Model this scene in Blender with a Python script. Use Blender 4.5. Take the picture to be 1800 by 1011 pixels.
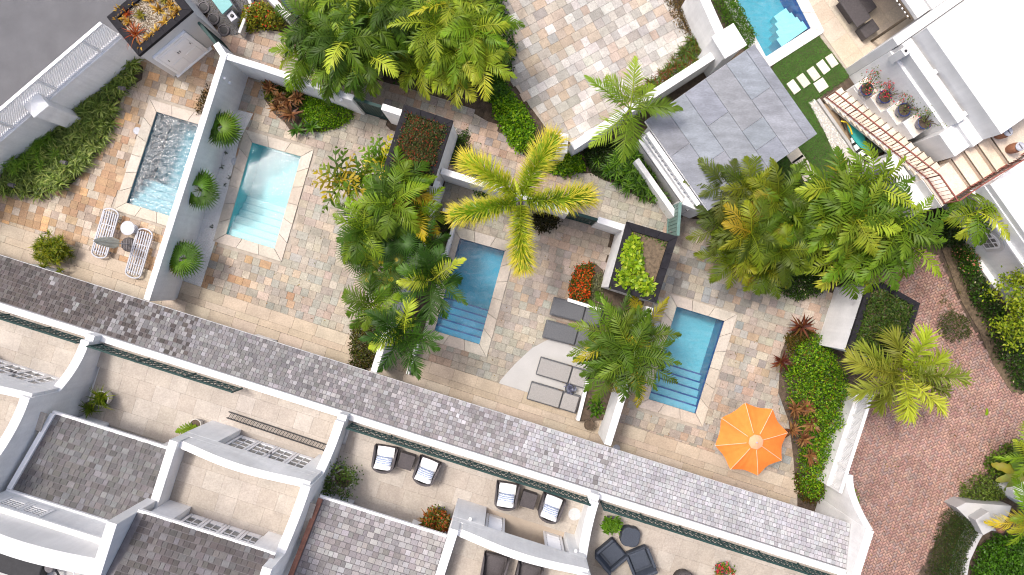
import bpy, math, random
import numpy as np
from mathutils import Vector, Matrix
from mathutils.geometry import tessellate_polygon
from math import sin, cos, pi, radians, sqrt, atan2
random.seed(7)
rng = np.random.default_rng(7)
sc = bpy.context.scene
for o in list(bpy.data.objects): bpy.data.objects.remove(o)
link = sc.collection.objects.link

# ---------------------------------------------------------------- camera, sky, sun, exposure
CAMH = 30.0; PXM = 45.0; CX = 900.0; CY = 505.5
cam = bpy.data.cameras.new('camera'); cam.sensor_width = 36; cam.lens = 27.0; cam.clip_end = 2000
camo = bpy.data.objects.new('camera', cam); camo.location = (0, 0, CAMH); link(camo); sc.camera = camo
SUNDIR = Vector((0.36, -0.27, -1.0)).normalized()
sun = bpy.data.lights.new('sun', 'SUN'); sun.energy = 1.25; sun.angle = radians(9.0); sun.color = (1.0, 0.965, 0.92)
suno = bpy.data.objects.new('sun', sun); link(suno); suno.location = (-20, 15, 60)
suno.rotation_euler = SUNDIR.to_track_quat('-Z', 'Y').to_euler()
world = bpy.data.worlds.new('World'); sc.world = world; world.use_nodes = True
wn = world.node_tree.nodes; wl = world.node_tree.links
sky = wn.new('ShaderNodeTexSky'); sky.sky_type = 'NISHITA'; sky.sun_disc = False
sky.sun_elevation = math.asin(-SUNDIR.z); sky.sun_rotation = atan2(-SUNDIR.x, -SUNDIR.y)
sky.air_density = 0.7; sky.dust_density = 5.0; sky.ozone_density = 0.4
bg = wn['Background']; bg.inputs['Strength'].default_value = 0.15
wl.new(sky.outputs[0], bg.inputs[0])
sc.view_settings.view_transform = 'Standard'; sc.view_settings.look = 'None'
sc.view_settings.exposure = 0.88; sc.view_settings.gamma = 1.0
sc.render.engine = 'CYCLES'; sc.cycles.filter_width = 1.1

# ---------------------------------------------------------------- helpers
def W(px, py, z=0.0):
    """a point of the site: plan position of survey mark (px, py) taken at height z"""
    k = (CAMH - z) / (CAMH * PXM)
    return Vector(((px - CX) * k, (CY - py) * k, z))
def L(r, g, b):
    f = lambda c: (c/255/12.92) if c/255 <= 0.04045 else ((c/255+0.055)/1.055)**2.4
    return (f(r), f(g), f(b))
def A(cols, k=0.72): return [tuple(x*k for x in L(*c)) for c in cols]
def comp(pal, f):
    m = [sum(c[i] for c in pal)/len(pal) for i in range(3)]; return [tuple(m[i]+(c[i]-m[i])*f for i in range(3)) for c in pal]
def grey(pal, s): return [tuple(g+(x-g)*s for x in c) for c in pal for g in [sum(c)/3]]
def pick(pal, j=0.10):
    c = random.choice(pal); s = 1 + random.uniform(-j, j)
    return tuple(max(0, x*s*(1+random.uniform(-j, j)*0.3)) for x in c)
ORG = {}
def org(o): return ORG.get(o.name, Vector((0, 0, 0))) if o else Vector((0, 0, 0))

MATS = {}
def mat(name, c=None, rough=0.6, var=0.12, vs=2.5, bump=0.0, bs=60, attr=False, metal=0.0, fine=0.08, fs=30, trans=0.0, spec=0.4, vein=0.0, stretch=None, tone=None, stain=0.0, streak=0.0):
    m = bpy.data.materials.new(name); m.use_nodes = True; N = m.node_tree.nodes; K = m.node_tree.links
    b = N['Principled BSDF']; b.inputs['Roughness'].default_value = rough; b.inputs['Metallic'].default_value = metal
    b.inputs['Specular IOR Level'].default_value = spec
    geo = N.new('ShaderNodeNewGeometry'); pos = geo.outputs['Position']
    if stretch:
        mp = N.new('ShaderNodeMapping'); mp.inputs['Scale'].default_value = stretch[:3]
        mp.inputs['Rotation'].default_value = (0, 0, stretch[3]); mp.vector_type = 'TEXTURE' if False else 'POINT'
        K.new(pos, mp.inputs['Vector']); pos = mp.outputs[0]
    if attr:
        a = N.new('ShaderNodeAttribute'); a.attribute_name = 'col'; cur = a.outputs['Color']
    else:
        r = N.new('ShaderNodeRGB'); r.outputs[0].default_value = (*c, 1); cur = r.outputs[0]
    def mul(cur, sc_, amt, det=3.0, dist=0.0):
        nonlocal_pos = pos
        t = N.new('ShaderNodeTexNoise'); t.inputs['Scale'].default_value = sc_; t.inputs['Detail'].default_value = det
        t.inputs['Distortion'].default_value = dist; K.new(pos, t.inputs['Vector'])
        mr = N.new('ShaderNodeMapRange'); mr.inputs[1].default_value = 0.3; mr.inputs[2].default_value = 0.7
        mr.inputs[3].default_value = 1-amt; mr.inputs[4].default_value = 1+amt; K.new(t.outputs[0], mr.inputs[0])
        mx = N.new('ShaderNodeVectorMath'); mx.operation = 'SCALE'; K.new(cur, mx.inputs[0]); K.new(mr.outputs[0], mx.inputs['Scale'])
        return mx.outputs[0], t
    if var: cur, _ = mul(cur, vs, var)
    if tone:
        tv = N.new('ShaderNodeVectorMath'); tv.operation = 'MULTIPLY'; tv.inputs[1].default_value = tone; K.new(cur, tv.inputs[0]); cur = tv.outputs[0]
    if stain: cur, _ = mul(cur, .55, stain, 4.0, 1.0)
    if streak:
        pos0 = pos; mp2 = N.new('ShaderNodeMapping'); mp2.inputs['Scale'].default_value = (7, 7, .5); K.new(pos, mp2.inputs['Vector']); pos = mp2.outputs[0]; cur, _ = mul(cur, 1.0, streak, 4.0); pos = pos0
    if fine: cur, _ = mul(cur, fs, fine, 2.0)
    if vein: cur, _ = mul(cur, 6.0, vein, 5.0, 3.0)
    K.new(cur, b.inputs['Base Color'])
    if bump:
        t = N.new('ShaderNodeTexNoise'); t.inputs['Scale'].default_value = bs; t.inputs['Detail'].default_value = 4; K.new(pos, t.inputs['Vector'])
        bp = N.new('ShaderNodeBump'); bp.inputs['Strength'].default_value = bump; bp.inputs['Distance'].default_value = 0.02
        K.new(t.outputs[0], bp.inputs['Height']); K.new(bp.outputs[0], b.inputs['Normal'])
    if trans:
        tr = N.new('ShaderNodeBsdfTranslucent'); g = N.new('ShaderNodeVectorMath'); g.operation = 'MULTIPLY'; g.inputs[1].default_value = (1.25, 1.15, 0.5)
        K.new(cur, g.inputs[0]); K.new(g.outputs[0], tr.inputs[0])
        ms = N.new('ShaderNodeMixShader'); ms.inputs[0].default_value = trans
        K.new(b.outputs[0], ms.inputs[1]); K.new(tr.outputs[0], ms.inputs[2]); K.new(ms.outputs[0], N['Material Output'].inputs[0])
    MATS[name] = m
    return m

def setp(o, label=None, cat=None, group=None, kind=None):
    if label: o['label'] = label
    if cat: o['category'] = cat
    if group: o['group'] = group
    if kind: o['kind'] = kind
    return o
def thing(name, loc, label, cat, group=None):
    o = bpy.data.objects.new(name, None); o.location = loc; o.empty_display_size = 0.2; link(o); ORG[o.name] = Vector(loc)
    return setp(o, label, cat, group)
def copy_tree(o, parent=None):
    c = o.copy(); link(c); c.parent = parent; ORG[c.name] = org(o)
    for ch in KIDS.get(o.name, []): KIDS.setdefault(c.name, []).append(copy_tree(ch, c))
    return c
KIDS = {}
def adopt(o, parent):
    o.parent = parent; ORG[o.name] = org(parent); KIDS.setdefault(parent.name, []).append(o)

def finish(me, name, m, parent, bevel=0, smooth=False):
    o = bpy.data.objects.new(name, me); link(o)
    if m: me.materials.append(MATS[m] if isinstance(m, str) else m)
    if parent: adopt(o, parent)
    if bevel:
        b = o.modifiers.new('bevel', 'BEVEL'); b.width = bevel; b.segments = 2; b.limit_method = 'ANGLE'
    if smooth: me.polygons.foreach_set('use_smooth', [True]*len(me.polygons))
    return o

class MB:
    def __init__(s): s.v = []; s.f = []; s.c = []
    def add(s, vs, fs, c=None):
        n = len(s.v); s.v += [tuple(v) for v in vs]
        s.f += [[i+n for i in f] for f in fs]; s.c += [c or (0.5, 0.5, 0.5)]*len(fs); return s
    def prism(s, poly, z0, z1, c=None, bottom=False):
        n = len(poly); vs = [(p[0], p[1], z1) for p in poly]+[(p[0], p[1], z0) for p in poly]
        fs = [list(range(n))]+[[i, i+n, (i+1) % n+n, (i+1) % n] for i in range(n)]
        if bottom: fs.append([2*n-1-i for i in range(n)])
        return s.add(vs, fs, c)
    def box(s, o, x, y, z, c=None):
        o = Vector(o); x = Vector(x); y = Vector(y); z = Vector(z)
        vs = [o-x-y-z, o+x-y-z, o+x+y-z, o-x+y-z, o-x-y+z, o+x-y+z, o+x+y+z, o-x+y+z]
        return s.add(vs, [[0, 3, 2, 1], [4, 5, 6, 7], [0, 1, 5, 4], [1, 2, 6, 5], [2, 3, 7, 6], [3, 0, 4, 7]], c)
    def cube(s, cx, cy, cz, dx, dy, dz, c=None):
        return s.box((cx, cy, cz), (dx/2, 0, 0), (0, dy/2, 0), (0, 0, dz/2), c)
    def bar(s, a, b, w, h, c=None, up=(0, 0, 1)):
        a = Vector(a); b = Vector(b); d = b-a; l = d.length
        if l < 1e-6: return s
        d /= l; sd = d.cross(Vector(up))
        if sd.length < 1e-4: sd = Vector((1, 0, 0))
        sd.normalize(); u = sd.cross(d)
        return s.box((a+b)/2, d*l/2, sd*w/2, u*h/2, c)
    def tube(s, pts, r, n=6, c=None, cap=True):
        pts = [Vector(p) for p in pts]; m = len(pts); rs = r if isinstance(r, (list, tuple)) else [r]*m; vs = []
        for i, p in enumerate(pts):
            d = (pts[min(i+1, m-1)]-pts[max(i-1, 0)]).normalized(); a = d.cross(Vector((0, 0, 1)))
            if a.length < 1e-3: a = Vector((1, 0, 0))
            a.normalize(); b = d.cross(a)
            vs += [p+a*rs[i]*cos(2*pi*k/n)+b*rs[i]*sin(2*pi*k/n) for k in range(n)]
        fs = [[i*n+k, i*n+(k+1) % n, (i+1)*n+(k+1) % n, (i+1)*n+k] for i in range(m-1) for k in range(n)]
        if cap: fs += [list(range(n)), [(m-1)*n+k for k in range(n)]]
        return s.add(vs, fs, c)
    def lathe(s, o, prof, n=16, c=None):
        o = Vector(o); m = len(prof)
        vs = [o+Vector((r*cos(2*pi*k/n), r*sin(2*pi*k/n), z)) for r, z in prof for k in range(n)]
        fs = [[i*n+k, i*n+(k+1) % n, (i+1)*n+(k+1) % n, (i+1)*n+k] for i in range(m-1) for k in range(n)]
        return s.add(vs, fs, c)
    def build(s, name, m, parent=None, bevel=0, smooth=False):
        me = bpy.data.meshes.new(name); g = org(parent)
        if parent is None and s.v:
            V = np.array(s.v); g = Vector((float(V[:, 0].mean()), float(V[:, 1].mean()), float(V[:, 2].min())))
        me.from_pydata([(v[0]-g.x, v[1]-g.y, v[2]-g.z) for v in s.v], [], s.f)
        at = me.attributes.new('col', 'FLOAT_COLOR', 'FACE')
        at.data.foreach_set('color', [x for c in s.c for x in (*c, 1.0)])
        o = finish(me, name, m, parent, bevel, smooth)
        if parent is None: o.location = g; ORG[o.name] = g
        return o

def npmesh(name, V, F, Cf, m, parent=None, smooth=False):
    V = np.asarray(V, dtype=np.float64); F = np.asarray(F); g = org(parent)
    if parent is None: g = Vector((float(V[:, 0].mean()), float(V[:, 1].mean()), float(max(0, V[:, 2].min()))))
    V = V-np.array(g); n, k = F.shape
    me = bpy.data.meshes.new(name); me.vertices.add(len(V)); me.vertices.foreach_set('co', V.astype(np.float32).ravel())
    me.loops.add(n*k); me.loops.foreach_set('vertex_index', F.astype(np.int32).ravel())
    me.polygons.add(n); me.polygons.foreach_set('loop_start', np.arange(0, n*k, k, dtype=np.int32))
    me.update(calc_edges=True)
    at = me.attributes.new('col', 'FLOAT_COLOR', 'FACE')
    at.data.foreach_set('color', np.concatenate([Cf, np.ones((n, 1))], 1).astype(np.float32).ravel())
    o = finish(me, name, m, parent, 0, smooth)
    if parent is None: o.location = g; ORG[o.name] = g
    return o

def inside(P, poly):
    x, y = P[..., 0], P[..., 1]; r = np.zeros(x.shape, bool); n = len(poly)
    for i in range(n):
        x1, y1 = poly[i][0], poly[i][1]; x2, y2 = poly[(i+1) % n][0], poly[(i+1) % n][1]
        if y1 == y2: continue
        r ^= ((y1 > y) != (y2 > y)) & (x < (x2-x1)*(y-y1)/(y2-y1)+x1)
    return r
def edgedist(P, poly):
    d = np.full(P.shape[0], 1e9); n = len(poly)
    for i in range(n):
        a = np.array(poly[i][:2]); b = np.array(poly[(i+1) % n][:2]); ab = b-a
        t = np.clip(((P-a)@ab)/max(ab@ab, 1e-9), 0, 1); d = np.minimum(d, np.linalg.norm(P-(a+t[:, None]*ab), axis=1))
    return d
def WP(poly, z=0.0): return [W(x, y, z) for x, y in poly]

def sheet(name, outer, holes, z, m, kind='structure', parent=None, label=None):
    loops = [[Vector((p[0], p[1], 0)) for p in outer]]+[[Vector((p[0], p[1], 0)) for p in h] for h in holes]
    tris = tessellate_polygon(loops); pts = [p for l in loops for p in l]
    mb = MB(); mb.v = [(p.x, p.y, z) for p in pts]
    for t in tris:
        a, b, c = [pts[i] for i in t]; s_ = (b-a).cross(c-a).z
        mb.f.append(list(t) if s_ > 0 else list(t)[::-1]); mb.c.append((.5, .5, .5))
    me = bpy.data.meshes.new(name); me.from_pydata(mb.v, [], mb.f)
    o = finish(me, name, m, parent)
    if kind: o['kind'] = kind
    if label: o['label'] = label
    return o

def lay(parent, poly, z, size, ang, pal, m, name='tile', holes=(), joint=0.006, thick=0.03, zj=0.003, wid=(1, 1, 1, 1, 1.5), colfn=None, maxn=300, jit=0.08, rowsize=None, grow=0.0):
    """stone tiles in rows over a region (poly and holes in plan metres)"""
    ca, sa = cos(ang), sin(ang); R = lambda u, v: (u*ca-v*sa, u*sa+v*ca)
    P = np.array([(p[0], p[1]) for p in poly]); U = P[:, 0]*ca+P[:, 1]*sa; Vv = -P[:, 0]*sa+P[:, 1]*ca
    rs = rowsize or size; items = []; v = Vv.min()-rs*random.random()
    while v < Vv.max()+rs:
        u = U.min()-size*(0.5+random.random())
        while u < U.max()+size:
            w = size*random.choice(wid); items.append((u, v, w)); u += w
        v += rs
    Cn = np.array([R(u+w/2, v+rs/2) for u, v, w in items])
    ok = inside(Cn, poly)
    if grow: ok |= edgedist(Cn, poly) < grow
    for h in holes: ok &= ~inside(Cn, h)
    out = []; j = joint/2
    for (u, v, w), c, k in zip(items, Cn, ok):
        if not k: continue
        q = [R(u+j, v+j), R(u+w-j, v+j), R(u+w-j, v+rs-j), R(u+j, v+rs-j)]
        zt = z+random.uniform(-zj, zj); tl = random.uniform(-zj, zj)*0.6
        cc = colfn(c, pal) if colfn else pick(pal, jit)
        kk = PXM*CAMH/(CAMH-z); vis = abs(c[0]) < 900/kk+size and abs(c[1]) < 505/kk+size
        out.append((vis, w*rs, q, zt, tl, cc))
    random.shuffle(out); out.sort(key=lambda t: (not t[0], -round(t[1], 3)))
    rest = MB()
    def geo(mb, q, zt, tl, cc):
        e = 0.003; cx_ = sum(p[0] for p in q)/4; cy_ = sum(p[1] for p in q)/4
        ins = []
        for p in q:
            d = sqrt((p[0]-cx_)**2+(p[1]-cy_)**2); f = 1-e/d; ins.append((cx_+(p[0]-cx_)*f, cy_+(p[1]-cy_)*f))
        zz = [zt-tl, zt+tl, zt+tl, zt-tl]
        vs = [(ins[i][0], ins[i][1], zz[i]) for i in range(4)]+[(q[i][0], q[i][1], zz[i]-0.004) for i in range(4)]+[(q[i][0], q[i][1], zt-thick) for i in range(4)]
        fs = [[0, 1, 2, 3]]+[[i, i+4, (i+1) % 4+4, (i+1) % 4] for i in range(4)]+[[i+4, i+8, (i+1) % 4+8, (i+1) % 4+4] for i in range(4)]
        mb.add(vs, fs, cc)
    for n, (vis, a, q, zt, tl, cc) in enumerate(out):
        if n < maxn:
            mb = MB(); geo(mb, q, zt, tl, cc); mb.build(name, m, parent)
        else: geo(rest, q, zt, tl, cc)
    if rest.v: rest.build(name+'_field', m, parent)['kind'] = 'stuff'

def shingle_roof(parent, EL, ER, RR, RL, course, pal, m, colfn=None, maxn=300, wmin=0.13, wmax=0.27):
    n = (ER-EL).cross(RL-EL).normalized()
    if n.z < 0: n = -n
    lenv = ((RL-EL).length+(RR-ER).length)/2; nr = max(1, int(lenv/course)); rest = MB(); out = []
    for r in range(nr):
        t0 = r/nr; t1 = min(1, (r+0.88)/nr)
        a0 = EL.lerp(RL, t0); b0 = ER.lerp(RR, t0); a1 = EL.lerp(RL, t1); b1 = ER.lerp(RR, t1); wl_ = (b0-a0).length; u = -random.random()*wmin
        while u < wl_-0.03:
            w = random.uniform(wmin, wmax); s0 = max(0, u+0.006)/wl_; s1 = min(wl_, u+w-0.006)/wl_; u += w
            if s1-s0 < 0.03/wl_: continue
            dz = random.uniform(-0.005, 0.005); up = (a1-a0).normalized()*dz; h = random.uniform(0.020, 0.030)
            p = [a0.lerp(b0, s0)+up, a0.lerp(b0, s1)+up, a1.lerp(b1, s1), a1.lerp(b1, s0)]
            top = [p[0]+n*h, p[1]+n*(h+random.uniform(-.004, .004)), p[2]+n*0.012, p[3]+n*0.012]
            c = p[0].lerp(p[2], .5); kk = PXM*CAMH/(CAMH-c.z); vis = abs(c.x) < 905/kk and abs(c.y) < 510/kk
            out.append((vis, (s1-s0)*wl_, top+[p[0]-n*.002, p[1]-n*.002, p[2]-n*.002, p[3]-n*.002], (colfn(c, pal) if colfn else pick(pal, .12))))
    random.shuffle(out); out.sort(key=lambda t: (not t[0], -round(t[1], 2)))
    F = [[0, 1, 2, 3], [0, 4, 5, 1], [1, 5, 6, 2], [3, 2, 6, 7], [0, 3, 7, 4]]
    for i, (vis, a, vs, cc) in enumerate(out):
        if i < maxn: MB().add(vs, F, cc).build('shingle', m, parent)
        else: rest.add(vs, F, cc)
    if rest.v: rest.build('shingle_field', m, parent)['kind'] = 'stuff'

def curved_wall(a, b, zf, zb, th, n=14):
    """wall in plan from a to b with a swept top: zf(t) gives the height of the top"""
    a = Vector(a[:2]); b = Vector(b[:2]); d = (b-a).normalized(); nn = Vector((-d.y, d.x))*th/2; mb = MB(); vs = []
    for i in range(n+1):
        t = i/n; p = a.lerp(b, t); z = zf(t)
        vs += [(p.x-nn.x, p.y-nn.y, zb), (p.x+nn.x, p.y+nn.y, zb), (p.x+nn.x, p.y+nn.y, z), (p.x-nn.x, p.y-nn.y, z)]
    fs = [[i*4+k, i*4+4+k, i*4+4+(k+1) % 4, i*4+(k+1) % 4] for i in range(n) for k in range(4)]+[[0, 1, 2, 3], [n*4+3, n*4+2, n*4+1, n*4]]
    return mb.add(vs, fs)
def path_wall(mb, pts, th, z0, z1):
    """straight wall runs through plan points, mitred"""
    P = [Vector(p[:2]) for p in pts]; n = len(P); l = []; r = []
    for i in range(n):
        d0 = (P[i]-P[i-1]).normalized() if i else (P[1]-P[0]).normalized()
        d1 = (P[i+1]-P[i]).normalized() if i < n-1 else d0
        t = (d0+d1).normalized(); q = Vector((-t.y, t.x)); k = th/2/max(0.3, q.dot(Vector((-d0.y, d0.x))))
        l.append(P[i]+q*k); r.append(P[i]-q*k)
    mb.prism(l+r[::-1], z0, z1); return mb

# ---------------------------------------------------------------- foliage
def sn(x, y, f, s):
    return (np.sin(x*f+s*1.7)+np.sin(y*f*1.13+s*2.9)+np.sin((x+y)*f*0.71+s*4.1)+np.sin((x-y)*f*1.37+s*0.6))/4
def pcol(pal, n, j=0.16):
    c = np.array(pal)[rng.integers(0, len(pal), n)]
    return np.clip(c*(1+rng.uniform(-j, j, (n, 1)))*(1+rng.uniform(-j, j, (n, 3))*0.35), 0, 1)
def leaf_quads(P, D, ln, wd, roll=0.6):
    n = len(P); up = np.array([0, 0, 1.0]); S_ = np.cross(D, up); S_ /= np.maximum(np.linalg.norm(S_, axis=1, keepdims=True), 1e-6)
    U = np.cross(S_, D); r = rng.uniform(-roll, roll, (n, 1)); S2 = S_*np.cos(r)+U*np.sin(r); U2 = np.cross(S2, D)
    ln = ln*np.ones((n, 1)) if np.isscalar(ln) else ln[:, None]; wd = wd*np.ones((n, 1)) if np.isscalar(wd) else wd[:, None]
    a = P; b = P+D*ln*0.5+S2*wd/2+U2*ln*0.06; c = P+D*ln-U2*ln*0.10; d = P+D*ln*0.5-S2*wd/2+U2*ln*0.06
    V = np.stack([a, b, c, d], 1).reshape(-1, 3); F = np.arange(n*4).reshape(n, 4)
    return V, F
def rdir(n, e0, e1):
    a = rng.uniform(0, 2*pi, n); e = rng.uniform(e0, e1, n)
    return np.stack([np.cos(a)*np.cos(e), np.sin(a)*np.cos(e), np.sin(e)], 1)
def sample(poly, dens):
    P = np.array([(p[0], p[1]) for p in poly]); lo = P.min(0); hi = P.max(0); n = int((hi-lo).prod()*dens)+1
    Q = rng.uniform(lo, hi, (n, 2)); return Q[inside(Q, poly)]
def bush_geo(poly, z0, h, dens, ln, wd, pal, edge=0.22, rough=0.3, depth=0.75, lumps=3.0, flow=None, fdens=0, e=(-0.5, 1.1)):
    Q = sample(poly, dens); d = edgedist(Q, poly); s = rng.uniform(0, 50)
    N_ = 1+rough*sn(Q[:, 0], Q[:, 1], lumps, s)+rough*0.7*sn(Q[:, 0], Q[:, 1], lumps*2.7, s+9)
    hh = h*(0.25+0.75*(1-np.exp(-d/edge)))*N_; u = rng.uniform(0, 1, len(Q))
    z = z0+hh*(1-depth*u**2.0)
    P = np.stack([Q[:, 0], Q[:, 1], z], 1); P[:, :2] += rng.normal(0, edge*0.25, (len(Q), 2))
    V, F = leaf_quads(P, rdir(len(P), *e), ln*rng.uniform(0.65, 1.3, len(P)), wd*rng.uniform(0.7, 1.25, len(P)), 0.9)
    # leaf colour shifts gently from clump to clump
    C = pcol(pal, len(P))
    if fdens and flow:
        k = rng.random(len(P)) < fdens; k &= u < 0.35; C[k] = pcol(flow, int(k.sum()), 0.2)
    return V, F, C
def bush(name, poly_px, h, label, cat, pal, z0=0.0, dens=1300, ln=0.10, wd=0.055, group=None, m='leaf', parent=None, pz=None, **k):
    poly = WP(poly_px, z0 if pz is None else pz)
    V, F, C = bush_geo(poly, z0, h, dens, ln, wd, pal, **k)
    o = npmesh(name, V, F, C, m, parent)
    if parent is None: setp(o, label, cat, group)
    return o
def blades(P, ln, n, pal, wd=0.03, e0=0.5, e1=1.35, seg=4, droop=1.6):
    """strap leaves arching out of each point of P"""
    m = len(P)*n; B = np.repeat(P, n, 0)+rng.normal(0, 0.03, (m, 3))*np.array([1, 1, 0.2]); a = rng.uniform(0, 2*pi, m); e = rng.uniform(e0, e1, m)
    l = ln*rng.uniform(0.6, 1.2, m); T = np.stack([np.cos(a), np.sin(a)], 1); Sd = np.stack([-np.sin(a), np.cos(a), np.zeros(m)], 1)
    cur = B.copy(); rows = []; w = wd*rng.uniform(0.7, 1.2, m); dr = droop*rng.uniform(0.6, 1.3, m)
    for i in range(seg+1):
        t = i/seg; ww = (w*(0.55+0.9*t if t < 0.45 else (1-t)*1.75+0.02))[:, None]
        rows += [cur-Sd*ww/2, cur+Sd*ww/2]
        el = e-dr*(t+0.5/seg)**1.3; cur = cur+np.concatenate([T*np.cos(el)[:, None], np.sin(el)[:, None]], 1)*(l/seg)[:, None]
    V = np.stack(rows, 1).reshape(-1, 3); k = 2*(seg+1)
    F = np.concatenate([np.arange(m)[:, None]*k+np.array([2*i, 2*i+1, 2*i+3, 2*i+2]) for i in range(seg)], 0)
    c = pcol(pal, m, 0.2); return V, F, np.concatenate([c]*seg, 0)
def cat3(L_):
    Vs = []; Fs = []; Cs = []; n = 0
    for V, F, C in L_: Vs.append(V); Fs.append(F+n); Cs.append(C); n += len(V)
    return np.concatenate(Vs), np.concatenate(Fs), np.concatenate(Cs)

def frond_geo(o, az, e0, Lf, ll, nl=46, tipc=None, tipk=None, droop=1.3, lw=0.045, pal=None, vee=0.25, bushy=False, leafdroop=0.50, start=0.14, roll=0.0, sway=0.0, prof=0.75):
    """one feather frond: arching rachis with leaflets; triangles"""
    o = np.array(o); NS = 14; pts = [o]; el = e0; a = az
    for i in range(NS):
        t = (i+0.5)/NS; el = e0-droop*t**1.25; a = az+sway*t
        pts.append(pts[-1]+np.array([cos(a)*cos(el), sin(a)*cos(el), sin(el)])*Lf/NS)
    pts = np.array(pts); tt = np.linspace(0, 1, NS+1)
    n2 = nl*2 if not bushy else nl*5
    t = np.repeat(np.linspace(start, 0.995, nl), n2//nl)+rng.uniform(-.006, .006, n2); t = np.clip(t, 0, 1)
    B = np.stack([np.interp(t, tt, pts[:, k]) for k in range(3)], 1)
    tg = np.gradient(pts, axis=0); tg /= np.linalg.norm(tg, axis=1, keepdims=True); T = np.stack([np.interp(t, tt, tg[:, k]) for k in range(3)], 1)
    T /= np.linalg.norm(T, axis=1, keepdims=True)
    Sv = np.cross(T, np.array([0, 0, 1.0])); Sv /= np.maximum(np.linalg.norm(Sv, axis=1, keepdims=True), 1e-6); Uv = np.cross(Sv, T)
    if bushy: th = rng.uniform(0, 2*pi, n2)
    else:
        side = np.tile([1.0, -1.0], nl); th = np.where(side > 0, vee, pi-vee)+rng.normal(0, 0.20, n2)+roll
    sw = (np.interp(t, [0, 0.6, 1], [0.25, 0.45, 0.95]) if bushy else np.interp(t, [0, 0.5, 1], [0.25, 0.62, 1.15]))+rng.normal(0, 0.09, n2)
    D = (Sv*np.cos(th)[:, None]+Uv*np.sin(th)[:, None])*np.cos(sw)[:, None]+T*np.sin(sw)[:, None]
    tq = (t-start)/(1-start); ln = ll*(np.clip(0.62+0.6*tq, 0, 1)*np.clip((1.06-tq)/.16, .45, 1) if bushy else (np.sin(pi*np.clip(0.16+0.80*tq, 0, 1)**prof)*0.95+0.08))*rng.uniform(0.82, 1.12, n2)
    wv = np.cross(D, Uv*0.9+Sv*0.1*np.sign(np.cos(th))[:, None]); wv /= np.maximum(np.linalg.norm(wv, axis=1, keepdims=True), 1e-6)
    w = (lw*rng.uniform(0.75, 1.15, n2))[:, None]; l = ln[:, None]; g = np.array([0, 0, -1.0])
    p0 = B; m1 = B+D*l*0.5+g*l*leafdroop*0.22; tip = B+D*l*0.93+g*l*leafdroop
    V = np.stack([p0-wv*w*.3, p0+wv*w*.3, m1+wv*w*.5, m1-wv*w*.5, tip], 1).reshape(-1, 3)
    k = np.arange(n2)[:, None]*5; F = np.concatenate([k+np.array([0, 1, 2]), k+np.array([0, 2, 3]), k+np.array([3, 2, 4])], 0)
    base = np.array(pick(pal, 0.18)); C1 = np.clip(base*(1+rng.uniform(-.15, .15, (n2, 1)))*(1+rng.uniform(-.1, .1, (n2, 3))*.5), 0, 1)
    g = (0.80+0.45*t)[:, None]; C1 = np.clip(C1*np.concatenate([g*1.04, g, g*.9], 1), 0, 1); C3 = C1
    if tipc is not None:
        f = np.clip(.25+.75*t, 0, 1)[:, None]; C3 = C1*(1-f)+np.array(tipc)*f*rng.uniform(.85, 1.15, (n2, 1))
    C = np.concatenate([C1*.92, C1, (C1+C3)/2 if tipc is not None else C1*1.06], 0); C[2*n2:] = C3 if tipc is not None else C[2*n2:]
    # rachis as a three-sided tapering rod
    rv = []; 
    for i in range(NS+1):
        r = 0.022*(1-0.8*i/NS)+0.004; d = tg[i]; s_ = np.cross(d, [0, 0, 1.0]); s_ /= max(np.linalg.norm(s_), 1e-6); u_ = np.cross(s_, d)
        rv += [pts[i]+s_*r, pts[i]-s_*r, pts[i]+u_*r]
    rf = []
    for i in range(NS):
        for q in range(3):
            a_, b_ = i*3+q, i*3+(q+1) % 3; rf += [[a_, b_, b_+3], [a_, b_+3, a_+3]]
    n = len(V); V = np.concatenate([V, np.array(rv)]); F = np.concatenate([F, np.array(rf)+n])
    C = np.concatenate([C, np.tile(np.clip(base*np.array([1.5, 1.35, 1.2]), 0, 1), (len(rf), 1))]); return V, F, C
def fan_geo(o, az, e0, pet, R_, pal, nseg=34, span=5.3, tilt=None, yel=None, split=0.62, droop=0.12):
    """one fan leaf on its stalk"""
    o = np.array(o); d = np.array([cos(az)*cos(e0), sin(az)*cos(e0), sin(e0)]); hub = o+d*pet
    el = e0-0.55 if tilt is None else tilt; f = np.array([cos(az)*cos(el), sin(az)*cos(el), sin(el)]); s_ = np.array([-sin(az), cos(az), 0.0]); u = np.cross(f, s_)
    V = [hub]; F = []; C = []; base = np.array(pick(pal, .15)); yc = np.array(yel)*.6+base*.4 if yel else base*1.2
    for i in range(nseg):
        a = (i/(nseg-1)-0.5)*span; da = span/nseg*0.5; r = R_*(0.82+0.18*cos(a*0.6))*random.uniform(.94, 1.04)
        P = lambda aa, rr, hh: hub+(f*cos(aa)+s_*sin(aa))*rr+u*hh
        dr = -droop*R_*random.uniform(.6, 1.6)
        n = len(V); q = split*r
        V += [P(a-da*.80, q, -R_*.03), P(a+da*.80, q, -R_*.03), P(a, q, R_*0.06), P(a, r, dr), P(a-da, q*.3, 0), P(a+da, q*.3, 0)]
        F += [[0, n+4, n+5], [n+4, n+0, n+2], [n+4, n+2, n+5], [n+5, n+2, n+1], [n+0, n+3, n+2], [n+2, n+3, n+1]]
        cc = np.clip(base*random.uniform(.72, 1.28), 0, 1); C += [yc, cc*.6+yc*.4, cc, cc, cc, cc]
    n = len(V); w = 0.012
    V += [o-s_*w, o+s_*w, hub+s_*w, hub-s_*w]; F += [[n, n+1, n+2], [n, n+2, n+3]]; C += [np.clip(base*1.4, 0, 1)]*2
    return np.array(V), np.array(F), np.array(C)
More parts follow.
